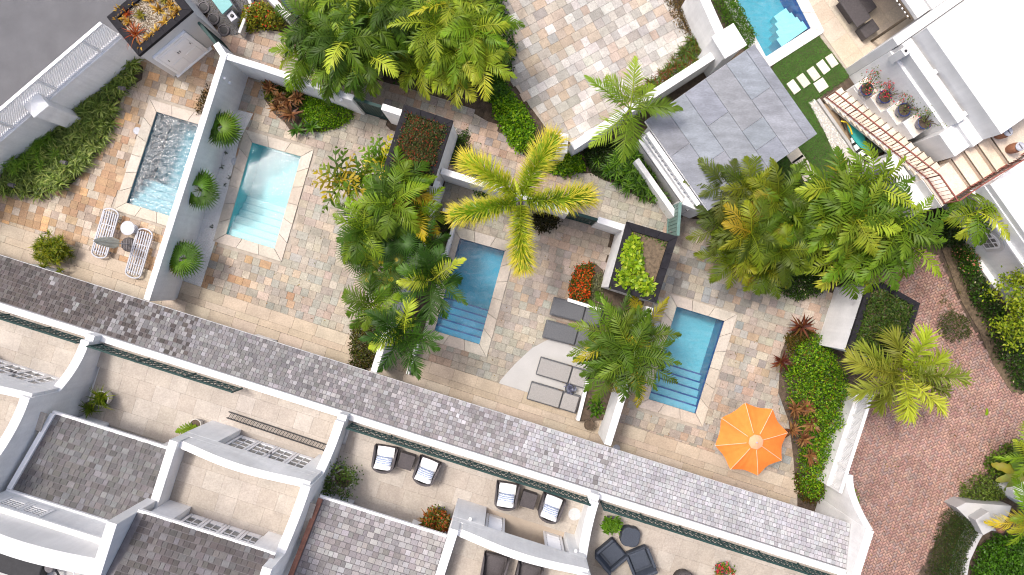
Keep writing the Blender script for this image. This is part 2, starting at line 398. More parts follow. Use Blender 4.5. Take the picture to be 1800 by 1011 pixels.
def trunk(parent, b, t, r0, r1, m='trunk', bend=0.0):
    b = Vector(b); t = Vector(t); mb = MB(); n = 9; ring = []
    for i in range(n+1):
        k = i/n; p = b.lerp(t, k)+Vector((bend*sin(k*pi), bend*0.6*sin(k*pi), 0)); ring.append(p)
    mb.tube(ring, [(r0+(r1-r0)*i/n)*(1.25 if i == 0 else 1+0.06*(i % 2)) for i in range(n+1)], 8); return mb.build('trunk', m, parent, smooth=True)
G_DARK = A([(82, 122, 38), (96, 138, 44), (70, 108, 36), (108, 146, 48)], .58)
G_MID = A([(118, 156, 48), (132, 166, 54), (102, 142, 42), (146, 172, 62)], .76)
G_LITE = A([(150, 182, 66), (164, 190, 76), (136, 172, 62), (178, 198, 90)], .80)
G_YEL = A([(170, 180, 60), (190, 185, 70), (150, 165, 50), (200, 190, 90)], .75)
G_PALE = A([(200, 195, 110), (185, 185, 95), (215, 205, 140)], .75)
def feather_palm(label, base_px, top_px, z, nf, Lf, ll, pal, name='palm_tree', e=(0.15, 1.1), droop=1.3, r=(0.09, 0.06), group=None, az0=None, mix=None, azs=None, Ls=None, stems=1, nl=46, **k):
    nl = int(nl*.52) if not k.get('bushy') else nl; ll *= 1.15
    k['lw'] = k.get('lw', .045)*(1.2 if not k.get('bushy') else 1)
    if not azs: nf = int(nf*1.2); Lf *= 1.18; ll *= 1.05
    zb = 0.0; b = W(base_px[0], base_px[1], zb); c = W(top_px[0], top_px[1], z); t = thing(name, b, label, 'palm tree', group)
    crowns = [c]
    for s_ in range(stems):
        cc = c if s_ == 0 else c+Vector((random.uniform(-.45, .45), random.uniform(-.45, .45), random.uniform(-.5, .1)))
        if s_: crowns.append(cc)
        trunk(t, b if s_ == 0 else b+Vector((random.uniform(-.2, .2), random.uniform(-.2, .2), 0)), cc, r[0], r[1], 'trunk' if z > 2.2 else 'greenstem')
    a0 = random.uniform(0, 6.28) if az0 is None else az0
    for i in range(nf):
        az = azs[i] if azs else a0+i*2.39996+random.uniform(-.2, .2); q = (i+0.5)/nf
        el = e[1]+(e[0]-e[1])*q+random.uniform(-.1, .1); p_ = mix[1] if (mix and random.random() < mix[0]) else pal
        ln = (Ls[i] if Ls else Lf*random.uniform(.85, 1.12)*(0.75+0.25*min(1, q*2.2)))
        o = crowns[i % len(crowns)]
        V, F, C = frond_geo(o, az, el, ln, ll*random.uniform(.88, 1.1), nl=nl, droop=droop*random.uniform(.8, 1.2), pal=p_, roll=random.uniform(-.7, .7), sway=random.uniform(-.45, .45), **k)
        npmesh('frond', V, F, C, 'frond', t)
    return t
def fan_palm(label, base_px, top_px, z, nf, pet, R_, pal, name='fan_palm', e=(0.1, 1.2), group=None, yel=None, mix=None, r=(0.09, 0.07), **k):
    b = W(base_px[0], base_px[1], 0); c = W(top_px[0], top_px[1], z); t = thing(name, b, label, 'palm tree', group); trunk(t, b, c, *r)
    a0 = random.uniform(0, 6.28)
    for i in range(nf):
        q = (i+.5)/nf; el = random.uniform(e[0], e[1]); p_ = mix[1] if (mix and random.random() < mix[0]) else pal
        V, F, C = fan_geo(c, a0+i*2.39996+random.uniform(-.2, .2), el, pet*random.uniform(.35, 1.2), R_*random.uniform(.75, 1.1), p_, yel=yel, **k)
        npmesh('fan_leaf', V, F, C, 'frond', t)
    return t
def rosette(name, px, py, z, r, label, cat, pal, n=22, wd=0.07, e=(0.2, 1.3), droop=0.9, group=None, parent=None):
    p = np.array([W(px, py, z)]); V, F, C = blades(p, r, n, pal, wd, e[0], e[1], 5, droop); o = npmesh(name, V, F, C, 'leaf', parent)
    if parent is None: setp(o, label, cat, group)
    return o
# ---------------------------------------------------------------- materials
mat('stucco', (0.76, 0.76, 0.75), .8, .05, .9, .25, 45, fine=.03, fs=12, stain=.10, streak=.045)
mat('stucco_grey', (0.56, 0.55, 0.53), .8, .05, .9, .25, 45, fine=.03)
mat('roofwhite', (0.64, 0.638, 0.63), .75, .04, .6, .15, 30, fine=.02, stain=.10, streak=.04)
mat('whitepaint', (0.80, 0.80, 0.80), .45, .03, 3, fine=.02)
mat('stone', attr=True, rough=.62, stain=.19, var=.10, vs=4, fine=.14, fs=28, vein=.18, bump=.15, bs=14, spec=.3)
mat('travertine', attr=True, rough=.6, stain=.07, var=.08, vs=2.2, fine=.08, fs=18, vein=.09, bump=.2, bs=30, spec=.35)
mat('shingle', attr=True, rough=.85, stain=.14, var=.07, vs=5, fine=.10, fs=38, bump=.4, bs=45, spec=.2)
mat('brick', attr=True, rough=.85, stain=.15, var=.08, vs=1.2, fine=.12, fs=60, bump=.3, bs=70, spec=.2)
mat('slate', attr=True, rough=.5, stain=.16, var=.16, vs=1.6, fine=.10, fs=10, vein=.16, bump=.12, bs=14, spec=.5, stretch=(1.0, 3.0, 1.0, 0.6))
mat('blackstone', (0.016, 0.015, 0.018), .75, .25, 6, .2, 40, spec=.15)
mat('grout', (0.37, 0.325, 0.27), .9, .18, 3, .2, 60)
mat('terrace_grout', (0.36, 0.32, 0.275), .9, .1, 3)
mat('brickbed', (0.16, 0.10, 0.08), .95, .2, 4)
mat('soil', (0.085, 0.062, 0.044), .95, .35, 6, .8, 40, fine=.3, fs=60)
mat('soil_litter', (0.13, 0.095, 0.06), .95, .35, 9, .8, 60, fine=.45, fs=90)
mat('asphalt', (0.115, 0.115, 0.122), .85, .10, 1.2, .5, 160, fine=.16, fs=130)
mat('gravel', attr=True, rough=.8, var=.05, fine=.05)
mat('concrete', (0.41, 0.405, 0.395), .75, .05, 1.5, .2, 60, fine=.06, fs=60)
mat('white_sand', (0.72, 0.71, 0.69), .9, .06, 5, .6, 120, fine=.1, fs=110)
mat('leaf', attr=True, rough=.42, var=.14, vs=1.6, fine=0, tone=(1.06, .97, .64), trans=.28, spec=.22)
mat('frond', attr=True, rough=.46, var=.12, vs=1.5, fine=0, tone=(.98, .88, .50), trans=.30, spec=.22)
mat('grassblade', attr=True, rough=.55, var=.10, vs=2, fine=0, trans=.15, spec=.3)
mat('trunk', (0.23, 0.19, 0.14), .9, .25, 8, .5, 30)
mat('greenstem', (0.22, 0.26, 0.10), .6, .2, 8, .2, 30)
mat('green_metal', (0.016, 0.046, 0.042), .55, .12, 4, spec=.2)
mat('teal_gate', (0.10, 0.19, 0.17), .45, .15, 4)
mat('red_metal', (0.22, 0.07, 0.05), .5, .15, 6)
mat('copper', (0.24, 0.105, 0.07), .55, .2, 6, metal=.1)
mat('lead', (0.13, 0.12, 0.125), .6, .2, 6)
mat('glass', (0.17, 0.18, 0.18), .12, .45, 3, spec=.6)
mat('wicker_dark', (0.075, 0.066, 0.068), .7, .15, 20, .6, 130, fine=.2, fs=90)
mat('wicker_blue', (0.045, 0.055, 0.075), .65, .15, 20, .5, 130, fine=.2, fs=90)
mat('wicker_grey', (0.11, 0.115, 0.125), .7, .12, 20, .6, 130, fine=.2, fs=90)
mat('wicker_light', (0.30, 0.29, 0.28), .7, .08, 20, .6, 130, fine=.15, fs=90)
mat('slat', (0.40, 0.41, 0.45), .5, .06, 8)
mat('cushion', (0.80, 0.80, 0.80), .9, .04, 8, .3, 30)
mat('blueglaze', (0.02, 0.035, 0.14), .2, .2, 8, spec=.7)
mat('terracotta', (0.30, 0.13, 0.07), .8, .15, 8)
mat('darkpot', (0.08, 0.085, 0.095), .6, .15, 8)
mat('stonepot', (0.52, 0.49, 0.45), .85, .12, 8, .3, 50)
mat('bark', (0.10, 0.075, 0.05), .9, .2, 12)
mat('orange', attr=True, rough=.75, stain=.06, var=.08, vs=5, fine=.03, trans=.12, spec=.2)
mat('tint', attr=True, rough=.55, var=.05, vs=6, fine=.04)
mat('rubber', (0.02, 0.02, 0.022), .6, .2, 8)
def pillow_mat():
    m = bpy.data.materials.new('pillow_print'); m.use_nodes = True; N = m.node_tree.nodes; K = m.node_tree.links; b = N['Principled BSDF']; b.inputs['Roughness'].default_value = .9
    tc = N.new('ShaderNodeTexCoord'); wv = N.new('ShaderNodeTexWave'); wv.inputs['Scale'].default_value = 5.5; wv.inputs['Distortion'].default_value = 3.0; wv.inputs['Detail'].default_value = 2; wv.inputs['Detail Scale'].default_value = 3
    wv.bands_direction = 'Y'; K.new(tc.outputs['Object'], wv.inputs['Vector'])
    v2 = N.new('ShaderNodeTexWave'); v2.inputs['Scale'].default_value = 11; v2.inputs['Distortion'].default_value = 2; v2.bands_direction = 'X'; K.new(tc.outputs['Object'], v2.inputs['Vector'])
    mu = N.new('ShaderNodeMath'); mu.operation = 'MULTIPLY'; K.new(wv.outputs['Fac'], mu.inputs[0]); K.new(v2.outputs['Fac'], mu.inputs[1])
    r = N.new('ShaderNodeValToRGB'); r.color_ramp.elements[0].position = .12; r.color_ramp.elements[0].color = (.66, .70, .76, 1); r.color_ramp.elements[1].position = .38; r.color_ramp.elements[1].color = (.045, .10, .26, 1)
    K.new(mu.outputs[0], r.inputs[0]); K.new(r.outputs[0], b.inputs['Base Color']); MATS['pillow_print'] = m
pillow_mat()
def water_mat(name, tint, wave=0.25, ws=5.0, ior=1.33, dist=1.0, foam_glint=False):
    m = bpy.data.materials.new(name); m.use_nodes = True; N = m.node_tree.nodes; K = m.node_tree.links
    N.remove(N['Principled BSDF']); tr = N.new('ShaderNodeBsdfTransparent'); tr.inputs[0].default_value = (*tint, 1)
    gl = N.new('ShaderNodeBsdfGlossy'); gl.inputs['Roughness'].default_value = 0.06; fr = N.new('ShaderNodeFresnel'); fr.inputs['IOR'].default_value = ior
    geo = N.new('ShaderNodeNewGeometry'); n1 = N.new('ShaderNodeTexNoise'); n1.inputs['Scale'].default_value = ws; n1.inputs['Detail'].default_value = 4; n1.inputs['Distortion'].default_value = dist
    K.new(geo.outputs['Position'], n1.inputs['Vector']); bp = N.new('ShaderNodeBump'); bp.inputs['Strength'].default_value = wave; bp.inputs['Distance'].default_value = 0.12
    K.new(n1.outputs[0], bp.inputs['Height']); K.new(bp.outputs[0], gl.inputs['Normal']); K.new(bp.outputs[0], fr.inputs['Normal'])
    ms = N.new('ShaderNodeMixShader'); K.new(fr.outputs[0], ms.inputs[0]); 
    body = tr.outputs[0]
    if foam_glint:  # diffuse white patches: sky glints painted into the water, with some jet foam
        df = N.new('ShaderNodeBsdfDiffuse'); df.inputs[0].default_value = (.80, .86, .88, 1); n2 = N.new('ShaderNodeTexNoise'); n2.inputs['Scale'].default_value = foam_glint[2]; n2.inputs['Detail'].default_value = 5; n2.inputs['Distortion'].default_value = 1.6; n2.inputs['Roughness'].default_value = .68
        rp = N.new('ShaderNodeValToRGB'); rp.color_ramp.elements[0].position = .36; rp.color_ramp.elements[0].color = (foam_glint[0],)*3+(1,); rp.color_ramp.elements[1].position = .72; rp.color_ramp.elements[1].color = (foam_glint[1],)*3+(1,)
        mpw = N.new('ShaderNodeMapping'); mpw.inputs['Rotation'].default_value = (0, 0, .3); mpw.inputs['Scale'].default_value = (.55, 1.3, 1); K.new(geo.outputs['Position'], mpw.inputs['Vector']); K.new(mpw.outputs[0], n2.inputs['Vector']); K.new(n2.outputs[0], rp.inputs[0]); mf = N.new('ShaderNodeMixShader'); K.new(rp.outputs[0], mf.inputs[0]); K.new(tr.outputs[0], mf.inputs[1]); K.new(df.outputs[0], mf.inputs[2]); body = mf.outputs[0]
    K.new(body, ms.inputs[1]); K.new(gl.outputs[0], ms.inputs[2]); K.new(ms.outputs[0], N['Material Output'].inputs[0]); MATS[name] = m
water_mat('water_churned', (.72, .84, .88), 0.5, 5.0, 1.4, 1.5, foam_glint=(.0, .30, 3.8))
water_mat('water_pale', (.86, .95, .96), 0.045, 13.0, foam_glint=(.0, .10, 3.0))
water_mat('water_deep', (.67, .86, .92), 0.07, 13.0, foam_glint=(.0, .12, 3.0))
water_mat('water_mid', (.82, .92, .95), 0.04, 13.0, foam_glint=(.0, .08, 3.0))
water_mat('water_bright', (.76, .91, .94), 0.06, 13.0, foam_glint=(.0, .10, 4.0))

# ---------------------------------------------------------------- pools in plan (inner edge, px): TL, TR, BR, BL
POOLS = {1: [(275, 196), (358, 221), (303, 382), (222, 357)], 2: [(443, 250), (530, 275), (483, 438), (397, 412)],
         3: [(808, 418), (888, 441), (843, 606), (763, 582)], 4: [(1189, 538), (1274, 564), (1223, 728), (1139, 702)]}
BIG = [(1260, -60), (1370, -60), (1426, 50), (1346, 101)]
def offset(poly, d):
    P = [Vector((p[0], p[1])) for p in poly]; n = len(P); out = []; ar = sum(P[i].x*P[(i+1) % n].y-P[(i+1) % n].x*P[i].y for i in range(n)); s_ = 1 if ar < 0 else -1
    for i in range(n):
        d0 = (P[i]-P[i-1]).normalized(); d1 = (P[(i+1) % n]-P[i]).normalized(); n0 = Vector((-d0.y, d0.x))*s_; n1 = Vector((-d1.y, d1.x))*s_
        b = (n0+n1); out.append(P[i]+b*(d/max(.2, 1+n0.dot(n1))))
    return out
PIN = {k: WP(v) for k, v in POOLS.items()}; PIN[5] = WP(BIG)
POUT = {k: offset(v, 0.40) for k, v in PIN.items()}
PHOLE = {k: offset(v, 0.012) for k, v in PIN.items()}
holes_all = [PHOLE[k] for k in PHOLE]

# ---------------------------------------------------------------- ground sheets
sheet('ground', [(-90, -70), (90, -70), (90, 70), (-90, 70)], holes_all, -0.06, 'soil')
sheet('road', WP([(-2500, -2500), (900, -2500), (560, -167), (330, 30), (-120, 415), (-2500, 2453)]), [], -0.02, 'asphalt')
TILE_ANG = radians(-16.8)
WARM = A([(206, 164, 116), (218, 194, 164), (198, 154, 108), (190, 170, 148), (212, 178, 138), (222, 204, 182), (190, 146, 104), (178, 158, 138), (204, 186, 164)], .66)
OLIVE = A([(194, 186, 168), (202, 192, 172), (186, 180, 164), (204, 188, 166), (190, 180, 164), (182, 180, 168)], .64)
PINK = A([(200, 182, 166), (194, 180, 164), (204, 186, 168), (186, 174, 162), (180, 170, 160), (202, 176, 152)], .62)
MIX4 = A([(204, 192, 174), (190, 186, 176), (172, 176, 172), (198, 172, 142), (212, 196, 174), (186, 178, 168), (168, 160, 150)], .62)
PATHC = A([(206, 174, 152), (188, 172, 158), (214, 188, 164), (172, 166, 162), (194, 162, 136), (196, 180, 164)], .58)
COURT = A([(232, 226, 216), (222, 216, 206), (212, 206, 194), (214, 192, 170), (194, 186, 174), (228, 218, 204), (236, 230, 222), (204, 198, 190)], .64)
sc_ = lambda p, k: [tuple(x*k for x in c) for c in p]
WARM = sc_(grey(comp(WARM, .9), .86), .95); OLIVE = sc_(grey(comp(OLIVE, .95), .92), .92); PINK = sc_(grey(comp(PINK, .95), .95), .92); MIX4 = sc_(grey(comp(MIX4, 1.0), .90), .90); PATHC = comp(PATHC, .75); COURT = sc_(grey(comp(COURT, 1.0), .8), .84)
def blotch(pals, f=0.55, s=3.0):
    def fn(c, pal):
        v = float(sn(np.array([c[0]]), np.array([c[1]]), f, s)[0]); return pick(pals[0] if v+random.uniform(-.25, .25) > 0 else pals[1], .10)
    return fn
def patio(poly_px, pal, ang=TILE_ANG, size=0.30, label=None, hole=None, colfn=None, name='patio_floor', m='stone', **k):
    poly = WP(poly_px); hs = [PHOLE[hole]] if hole else []
    o = sheet(name, poly, hs, -0.025, 'grout', label=label)
    lay(o, poly, 0.0, size, ang, pal, m, holes=[POUT[hole]] if hole else (), colfn=colfn, **k); return o
TE = lambda x: 404+.3235*x          # edge of the tiles against the veranda steps
patio([(-90, 395), (-90, 360), (60, 235), (300, 62), (388, 60), (434, 128), (304, TE(304)+6), (-90, TE(-90)+6)], WARM, hole=1, label='warm orange and cream slate paving of the leftmost garden', colfn=blotch([WARM, WARM+A([(225, 180, 130)], .74)]))
patio([(434, 128), (660, 200), (790, 340), (660, TE(660)+6), (304, TE(304)+6)], OLIVE, hole=2, label='grey green slate paving round the turquoise pool',
      colfn=lambda c, p: pick(WARM if (c[0] < -9.6+1.2*random.random() and random.random() < .55) else OLIVE+PINK[:2], .1))
patio([(790, 305), (1075, 400), (1055, 505), (1035, 560), (1018, TE(1018)+6), (690, TE(690)+6), (770, 440)], PINK, hole=3, label='pinkish grey slate paving round the deep blue pool', colfn=blotch([PINK, OLIVE]))
patio([(1175, 385), (1260, 385), (1470, 520), (1462, 560), (1420, 700), (1400, TE(1400)+6), (1060, TE(1060)+6), (1130, 540)], MIX4, hole=4, label='tan and grey slate paving round the pool beside the orange parasol', colfn=blotch([MIX4, OLIVE+PINK]))
patio([(380, 52), (440, 50), (490, 55), (540, 75), (600, 130), (700, 150), (800, 180), (860, 215), (905, 262), (960, 300), (1040, 305), (1100, 335), (1190, 380), (1180, 420), (1075, 392), (780, 305), (830, 240), (660, 190), (432, 130), (395, 85)], PATHC, label='winding slate garden path between the walls', name='garden_path', colfn=blotch([PATHC, OLIVE], .5, 8))
patio([(880, -40), (1165, -40), (1210, 60), (1240, 110), (1120, 185), (1010, 255), (960, 225), (905, 150), (880, 60)], COURT, ang=radians(29), size=.36, label='pale slate paving of the upper court', name='court_floor', wid=(1, 1, 1.4, .8), colfn=lambda c, p: pick(COURT if (c[0] > 1.5+1.2*random.random() or random.random() < .35) else A([(196, 182, 166), (172, 166, 158), (200, 180, 158), (194, 186, 172)], .60), .08))
# veranda steps of travertine along the houses
TRAV = A([(216, 198, 176), (210, 192, 168), (220, 204, 182), (212, 194, 172)], .62)
for i, (off, zz) in enumerate(((0, .10), (21, .22))):
    poly = WP([(-110, TE(-110)+off), (1402, TE(1402)+off), (1402, TE(1402)+150), (-110, TE(-110)+150)], zz)
    o = MB().prism([(p.x, p.y) for p in poly], -.05, zz-.028).build('veranda_step', 'grout'); o['kind'] = 'structure'; o['label'] = ('lower', 'upper')[i]+' travertine step along the house fronts'
    lay(o, [(p.x, p.y) for p in WP([(-110, TE(-110)+off), (1402, TE(1402)+off), (1402, TE(1402)+off+(21 if i == 0 else 60)), (-110, TE(-110)+off+(21 if i == 0 else 60))], zz)], zz, .95, radians(-17.93), TRAV, 'travertine', name='slab', rowsize=.46, joint=.006, wid=(1, 1, 1.3), jit=.05, grow=.1)

# brick court: herringbone bricks (about nine by four pixels each)
def herringbone(poly, z, ang, ob):
    pal = A([(182, 138, 122), (174, 130, 116), (188, 146, 128), (166, 126, 114), (180, 148, 134), (166, 142, 134), (192, 150, 130)], .80); pal = comp(grey(pal, .85), .65); a = .092; mb = MB(); ca, sa = cos(ang), sin(ang)
    P = np.array([(p[0], p[1]) for p in poly]); c0 = P.mean(0); R_ = np.linalg.norm(P-c0, axis=1).max()+1; n = int(R_/a)+4; cand = []
    for i in range(-n, n):
        for j in range(-n, n):
            k = (i+j) % 4                                   # herringbone cell rule
            if k == 0: cand.append((i*a, j*a, 2*a, a))
            elif k == 2: cand.append((i*a, j*a, a, 2*a))
    Q = np.array([(u+w/2, v+h/2) for u, v, w, h in cand]); X = np.stack([c0[0]+Q[:, 0]*ca-Q[:, 1]*sa, c0[1]+Q[:, 0]*sa+Q[:, 1]*ca], 1); ok = inside(X, poly) & (np.abs(X[:, 0]) < 20.6) & (np.abs(X[:, 1]) < 11.8)
    V = []; F = []; C = []; g = .006; n = 0
    for (u, v, w, h), k in zip(cand, ok):
        if not k: continue
        zt = z+random.uniform(-.003, .003); q = [(u+g, v+g), (u+w-g, v+g), (u+w-g, v+h-g), (u+g, v+h-g)]; q = [(c0[0]+x*ca-y*sa, c0[1]+x*sa+y*ca) for x, y in q]
        V += [(x, y, zt) for x, y in q]+[(x, y, z-.02) for x, y in q]; F += [[n, n+1, n+2, n+3]]+[[n+i, n+4+i, n+4+(i+1) % 4, n+(i+1) % 4] for i in range(4)]; C += [pick(pal, .12)]*5; n += 8
    npmesh('brick_field', V, F, np.array(C), 'brick', ob)['kind'] = 'stuff'
BR = WP([(1500, 480), (1600, 430), (1650, 450), (1700, 560), (1780, 690), (1900, 720), (1900, 800), (1760, 800), (1690, 880), (1640, 960), (1590, 1060), (1440, 1060), (1480, 900), (1520, 700), (1560, 600)])
bo = sheet('brick_court', BR, [], -.022, 'brickbed', label='red herringbone brick court at the right'); herringbone(BR, 0.0, radians(-62), bo)

# modern house: pale terrace, lawn, gravel
UH = Vector((.575, -.818)); VH = Vector((.818, .575)); HANG = atan2(UH.y, UH.x)
TP = [(1392, -60), (1720, -60), (1700, 10), (1500, 136), (1494, 132), (1436, 57), (1426, 50)]
to = sheet('terrace_floor', WP(TP), [], -.03, 'grout', label='cream limestone terrace of the modern house')
lay(to, WP(TP), -.004, .8, HANG, A([(232, 216, 192), (228, 210, 186), (236, 222, 202), (230, 214, 194)], .66), 'travertine', name='slab', joint=.004, jit=.04, wid=(1,), grow=.2, holes=[POUT[5]])
LAWN = [(1362, 112), (1438, 62), (1494, 134), (1428, 176), (1516, 292), (1478, 320), (1330, 330), (1330, 200)]
sheet('lawn_soil', WP(LAWN), [], -.024, 'soil', label='soil under the artificial lawn')
GR = WP([(1362, 112), (1438, 62), (1494, 134), (1424, 182), (1478, 292), (1440, 330), (1370, 330), (1330, 200)])
Q = sample(GR, 5200); P3 = np.concatenate([Q, np.full((len(Q), 1), -.03)], 1)
V, F, C = blades(P3, .055, 1, A([(90, 142, 52), (102, 155, 58), (78, 128, 46)], .72), .012, .7, 1.4, 2, .8)
go = npmesh('lawn', V, F, C, 'grassblade'); setp(go, 'short bright green lawn beside the slate pavilion roof', 'lawn', kind='stuff')
def pebbles(name, poly, z, n, r, pal, label):
    Q = sample(poly, n); m = len(Q); th = np.linspace(0, 2*pi, 7)[:6]; rr = r*rng.uniform(.6, 1.3, (m, 1)); a0 = rng.uniform(0, 6.28, (m, 1)); asp = rng.uniform(.6, 1, (m, 1))
    x = np.cos(th)[None]*rr; y = np.sin(th)[None]*rr*asp; X = Q[:, :1]+x*np.cos(a0)-y*np.sin(a0); Y = Q[:, 1:]+x*np.sin(a0)+y*np.cos(a0)
    zb = np.full_like(X, z); top = np.stack([Q[:, 0], Q[:, 1], z+rr[:, 0]*.9], 1); V = np.concatenate([np.stack([X, Y, zb], 2), top[:, None]], 1).reshape(-1, 3); b = np.arange(m)[:, None]*7
    F = np.concatenate([b+np.array([i, (i+1) % 6, 6]) for i in range(6)], 0); c = pcol(pal, m, .14); o = npmesh(name, V, F, np.concatenate([c]*6, 0), 'gravel', smooth=True); return setp(o, label, 'gravel', kind='stuff')
WPEB = A([(232, 228, 220), (214, 208, 198), (240, 238, 232), (196, 186, 172)], .78)
gp = WP([(1422, 180), (1432, 174), (1520, 292), (1508, 308), (1478, 296), (1452, 236)]); sheet('gravel_bed', gp, [], -.018, 'concrete', label='base of the pebble strip by the stair'); pebbles('pebble_gravel', gp, -.015, 900, .022, WPEB, 'strip of white pebbles between lawn and stair wall')
gq = WP([(404, 190), (445, 200), (420, 250), (380, 420), (352, 508), (300, 500), (340, 430), (378, 300)]); sheet('gravel_bed', gq, [], .006, 'white_sand', label='base of the white gravel by the garden wall'); pebbles('white_gravel', gq, .009, 1500, .014, A([(238, 238, 234), (226, 224, 218), (244, 244, 242)], .80), 'white gravel strip under three fan palms beside the wall')
# pale concrete sunning pad (round edge) in the third garden
pad = [(1040, 592), (1030, 690), (1014, 742), (866, 694), (880, 668), (905, 640), (935, 612), (965, 596), (1000, 588)]
o = MB().prism([(p.x, p.y) for p in WP(pad)], -.02, .014).build('sunning_pad', 'concrete'); o['kind'] = 'structure'; o['label'] = 'pale concrete pad with a curved edge under the loungers'

# ---------------------------------------------------------------- pools
def pool(k, label, wmat, bas, edge, step_c, line_c, steps=5, depth=1.25, band=None, stepfrac=.40, cope=A([(224, 213, 196), (219, 207, 189), (228, 218, 203), (222, 210, 194)], .62)):
    P = PIN[k]; c = sum((p for p in P), Vector((0, 0, 0)))/4; t = thing('swimming_pool', (c.x, c.y, 0), label, 'swimming pool', 'plunge pools in the gardens' if k < 5 else None)
    TL, TR, BRr, BL = [Vector((p.x, p.y, 0)) for p in P]; dn = Vector((0, 0, -depth)); mb = MB()
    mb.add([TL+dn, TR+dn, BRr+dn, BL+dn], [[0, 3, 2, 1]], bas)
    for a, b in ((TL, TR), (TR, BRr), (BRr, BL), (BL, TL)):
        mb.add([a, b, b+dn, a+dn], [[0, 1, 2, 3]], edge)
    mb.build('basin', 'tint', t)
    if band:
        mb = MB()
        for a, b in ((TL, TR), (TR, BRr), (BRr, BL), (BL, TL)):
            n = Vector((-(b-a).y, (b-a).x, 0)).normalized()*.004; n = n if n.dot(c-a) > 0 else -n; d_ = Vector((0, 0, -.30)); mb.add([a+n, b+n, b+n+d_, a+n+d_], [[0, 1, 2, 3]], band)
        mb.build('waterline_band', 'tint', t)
    ax = (TL-BL); ln = ax.length; ax.normalize(); x = (BRr-BL); 
    for i in range(steps):
        d1 = ln*stepfrac*(i+1)/steps; zt = -.22-.17*i; z0 = -depth+.002*i
        a = BL+ax*(ln*stepfrac*i/steps+.001); b = BL+ax*d1; q = [a, a+x, b+x, b]; s_ = MB(); s_.prism([(p.x, p.y) for p in q], z0, zt, step_c); so = s_.build('step', 'tint', t)
        e = ax*(.05); MB().prism([(p.x, p.y) for p in (b-e, b-e+x, b+x+ax*.004, b+ax*.004)], zt-.03, zt+.006, line_c).build('edge_strip', 'tint', so)
    n = 26; gx = [[TL.lerp(TR, i/n).lerp(BL.lerp(BRr, i/n), j/n*1.0) for i in range(n+1)] for j in range(n+1)]; V = np.array([[p.x, p.y, -.10] for r in gx for p in r])
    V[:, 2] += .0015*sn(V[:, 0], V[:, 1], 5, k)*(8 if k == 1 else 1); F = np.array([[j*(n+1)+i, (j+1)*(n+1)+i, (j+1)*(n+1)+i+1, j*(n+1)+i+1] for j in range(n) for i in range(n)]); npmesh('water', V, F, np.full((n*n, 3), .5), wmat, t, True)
    O = [Vector((p.x, p.y, 0)) for p in offset(P, .40)]; I = [Vector((p.x, p.y, 0)) for p in offset(P, -.02)]
    for i in range(4):
        a, b, c_, d = I[i], I[(i+1) % 4], O[(i+1) % 4], O[i]; m_ = max(2, round((b-a).length/.62))
        for j in range(m_):
            q = [a.lerp(b, j/m_), a.lerp(b, (j+1)/m_), d.lerp(c_, (j+1)/m_), d.lerp(c_, j/m_)]; cc = (q[0]+q[1]+q[2]+q[3])/4; q = [cc+(p-cc)*(1-.006/(p-cc).length) for p in q]
            MB().prism([(p.x, p.y) for p in q], -.03, .032+random.uniform(-.002, .002), pick(cope, .06), True).build('coping_stone', 'travertine', t, bevel=.01)
    return t
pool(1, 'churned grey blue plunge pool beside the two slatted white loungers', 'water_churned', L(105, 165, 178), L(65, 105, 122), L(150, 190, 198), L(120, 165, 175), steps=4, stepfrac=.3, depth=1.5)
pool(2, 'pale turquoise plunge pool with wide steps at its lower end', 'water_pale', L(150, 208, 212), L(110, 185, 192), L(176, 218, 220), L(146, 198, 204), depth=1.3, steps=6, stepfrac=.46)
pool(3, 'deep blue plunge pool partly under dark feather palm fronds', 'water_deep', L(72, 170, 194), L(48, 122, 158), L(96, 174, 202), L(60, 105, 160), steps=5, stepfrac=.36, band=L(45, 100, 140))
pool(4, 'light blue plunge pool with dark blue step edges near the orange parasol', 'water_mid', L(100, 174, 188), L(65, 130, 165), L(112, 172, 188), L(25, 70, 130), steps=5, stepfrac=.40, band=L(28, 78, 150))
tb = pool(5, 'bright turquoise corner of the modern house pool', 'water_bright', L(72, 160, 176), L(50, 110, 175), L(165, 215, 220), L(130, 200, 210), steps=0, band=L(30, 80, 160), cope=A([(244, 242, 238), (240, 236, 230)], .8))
U0_ = Vector((.575, -.818, 0))*1.0; V0_ = Vector((.818, .575, 0))
for i in range(4):   # steps in its corner
    zt = -.25-.16*i; q = [W(1421, 44)+V0_*(-.0)+U0_*0, ]; e0 = W(1424, 46); q = [e0-U0_*(.35+.28*i), e0+U0_*.0, e0-V0_*(1.25-.22*i), e0-V0_*(1.25-.22*i)-U0_*(.35+.28*i)]; MB().prism([(p.x, p.y) for p in q], -1.24, zt, L(170, 228, 232)).build('step', 'tint', tb)

# ---------------------------------------------------------------- garden walls
def gwall(pts, z, label, th=.235, z0=-.05, cat='wall', name='garden_wall', m='stucco', bevel=.02):
    mb = MB(); path_wall(mb, [W(x, y, z) for x, y in pts], th, z0, z); o = mb.build(name, m, bevel=bevel); return setp(o, label, cat)
gwall([(379, 76), (393, 97), (257, 528)], 2.35, 'tall white wall between the leftmost garden and the turquoise pool garden')
gwall([(396, 98), (463, 119), (621, 172)], 2.30, 'white wall behind the bed of red cordylines by the garden path')
gwall([(671, 187), (708, 199)], 2.32, 'short white wall stub between dark gate and flower roofed hut')
gwall([(775, 300), (845, 322), (1000, 372)], 2.0, 'white wall running behind the big star shaped palm')
gwall([(1051, 386), (1096, 400)], 2.1, 'short white wall stub left of the planted roof with bright green leaves')
gwall([(768, 318), (712, 480), (656, 656)], 2.2, 'white wall under the palm thicket between second and third garden')
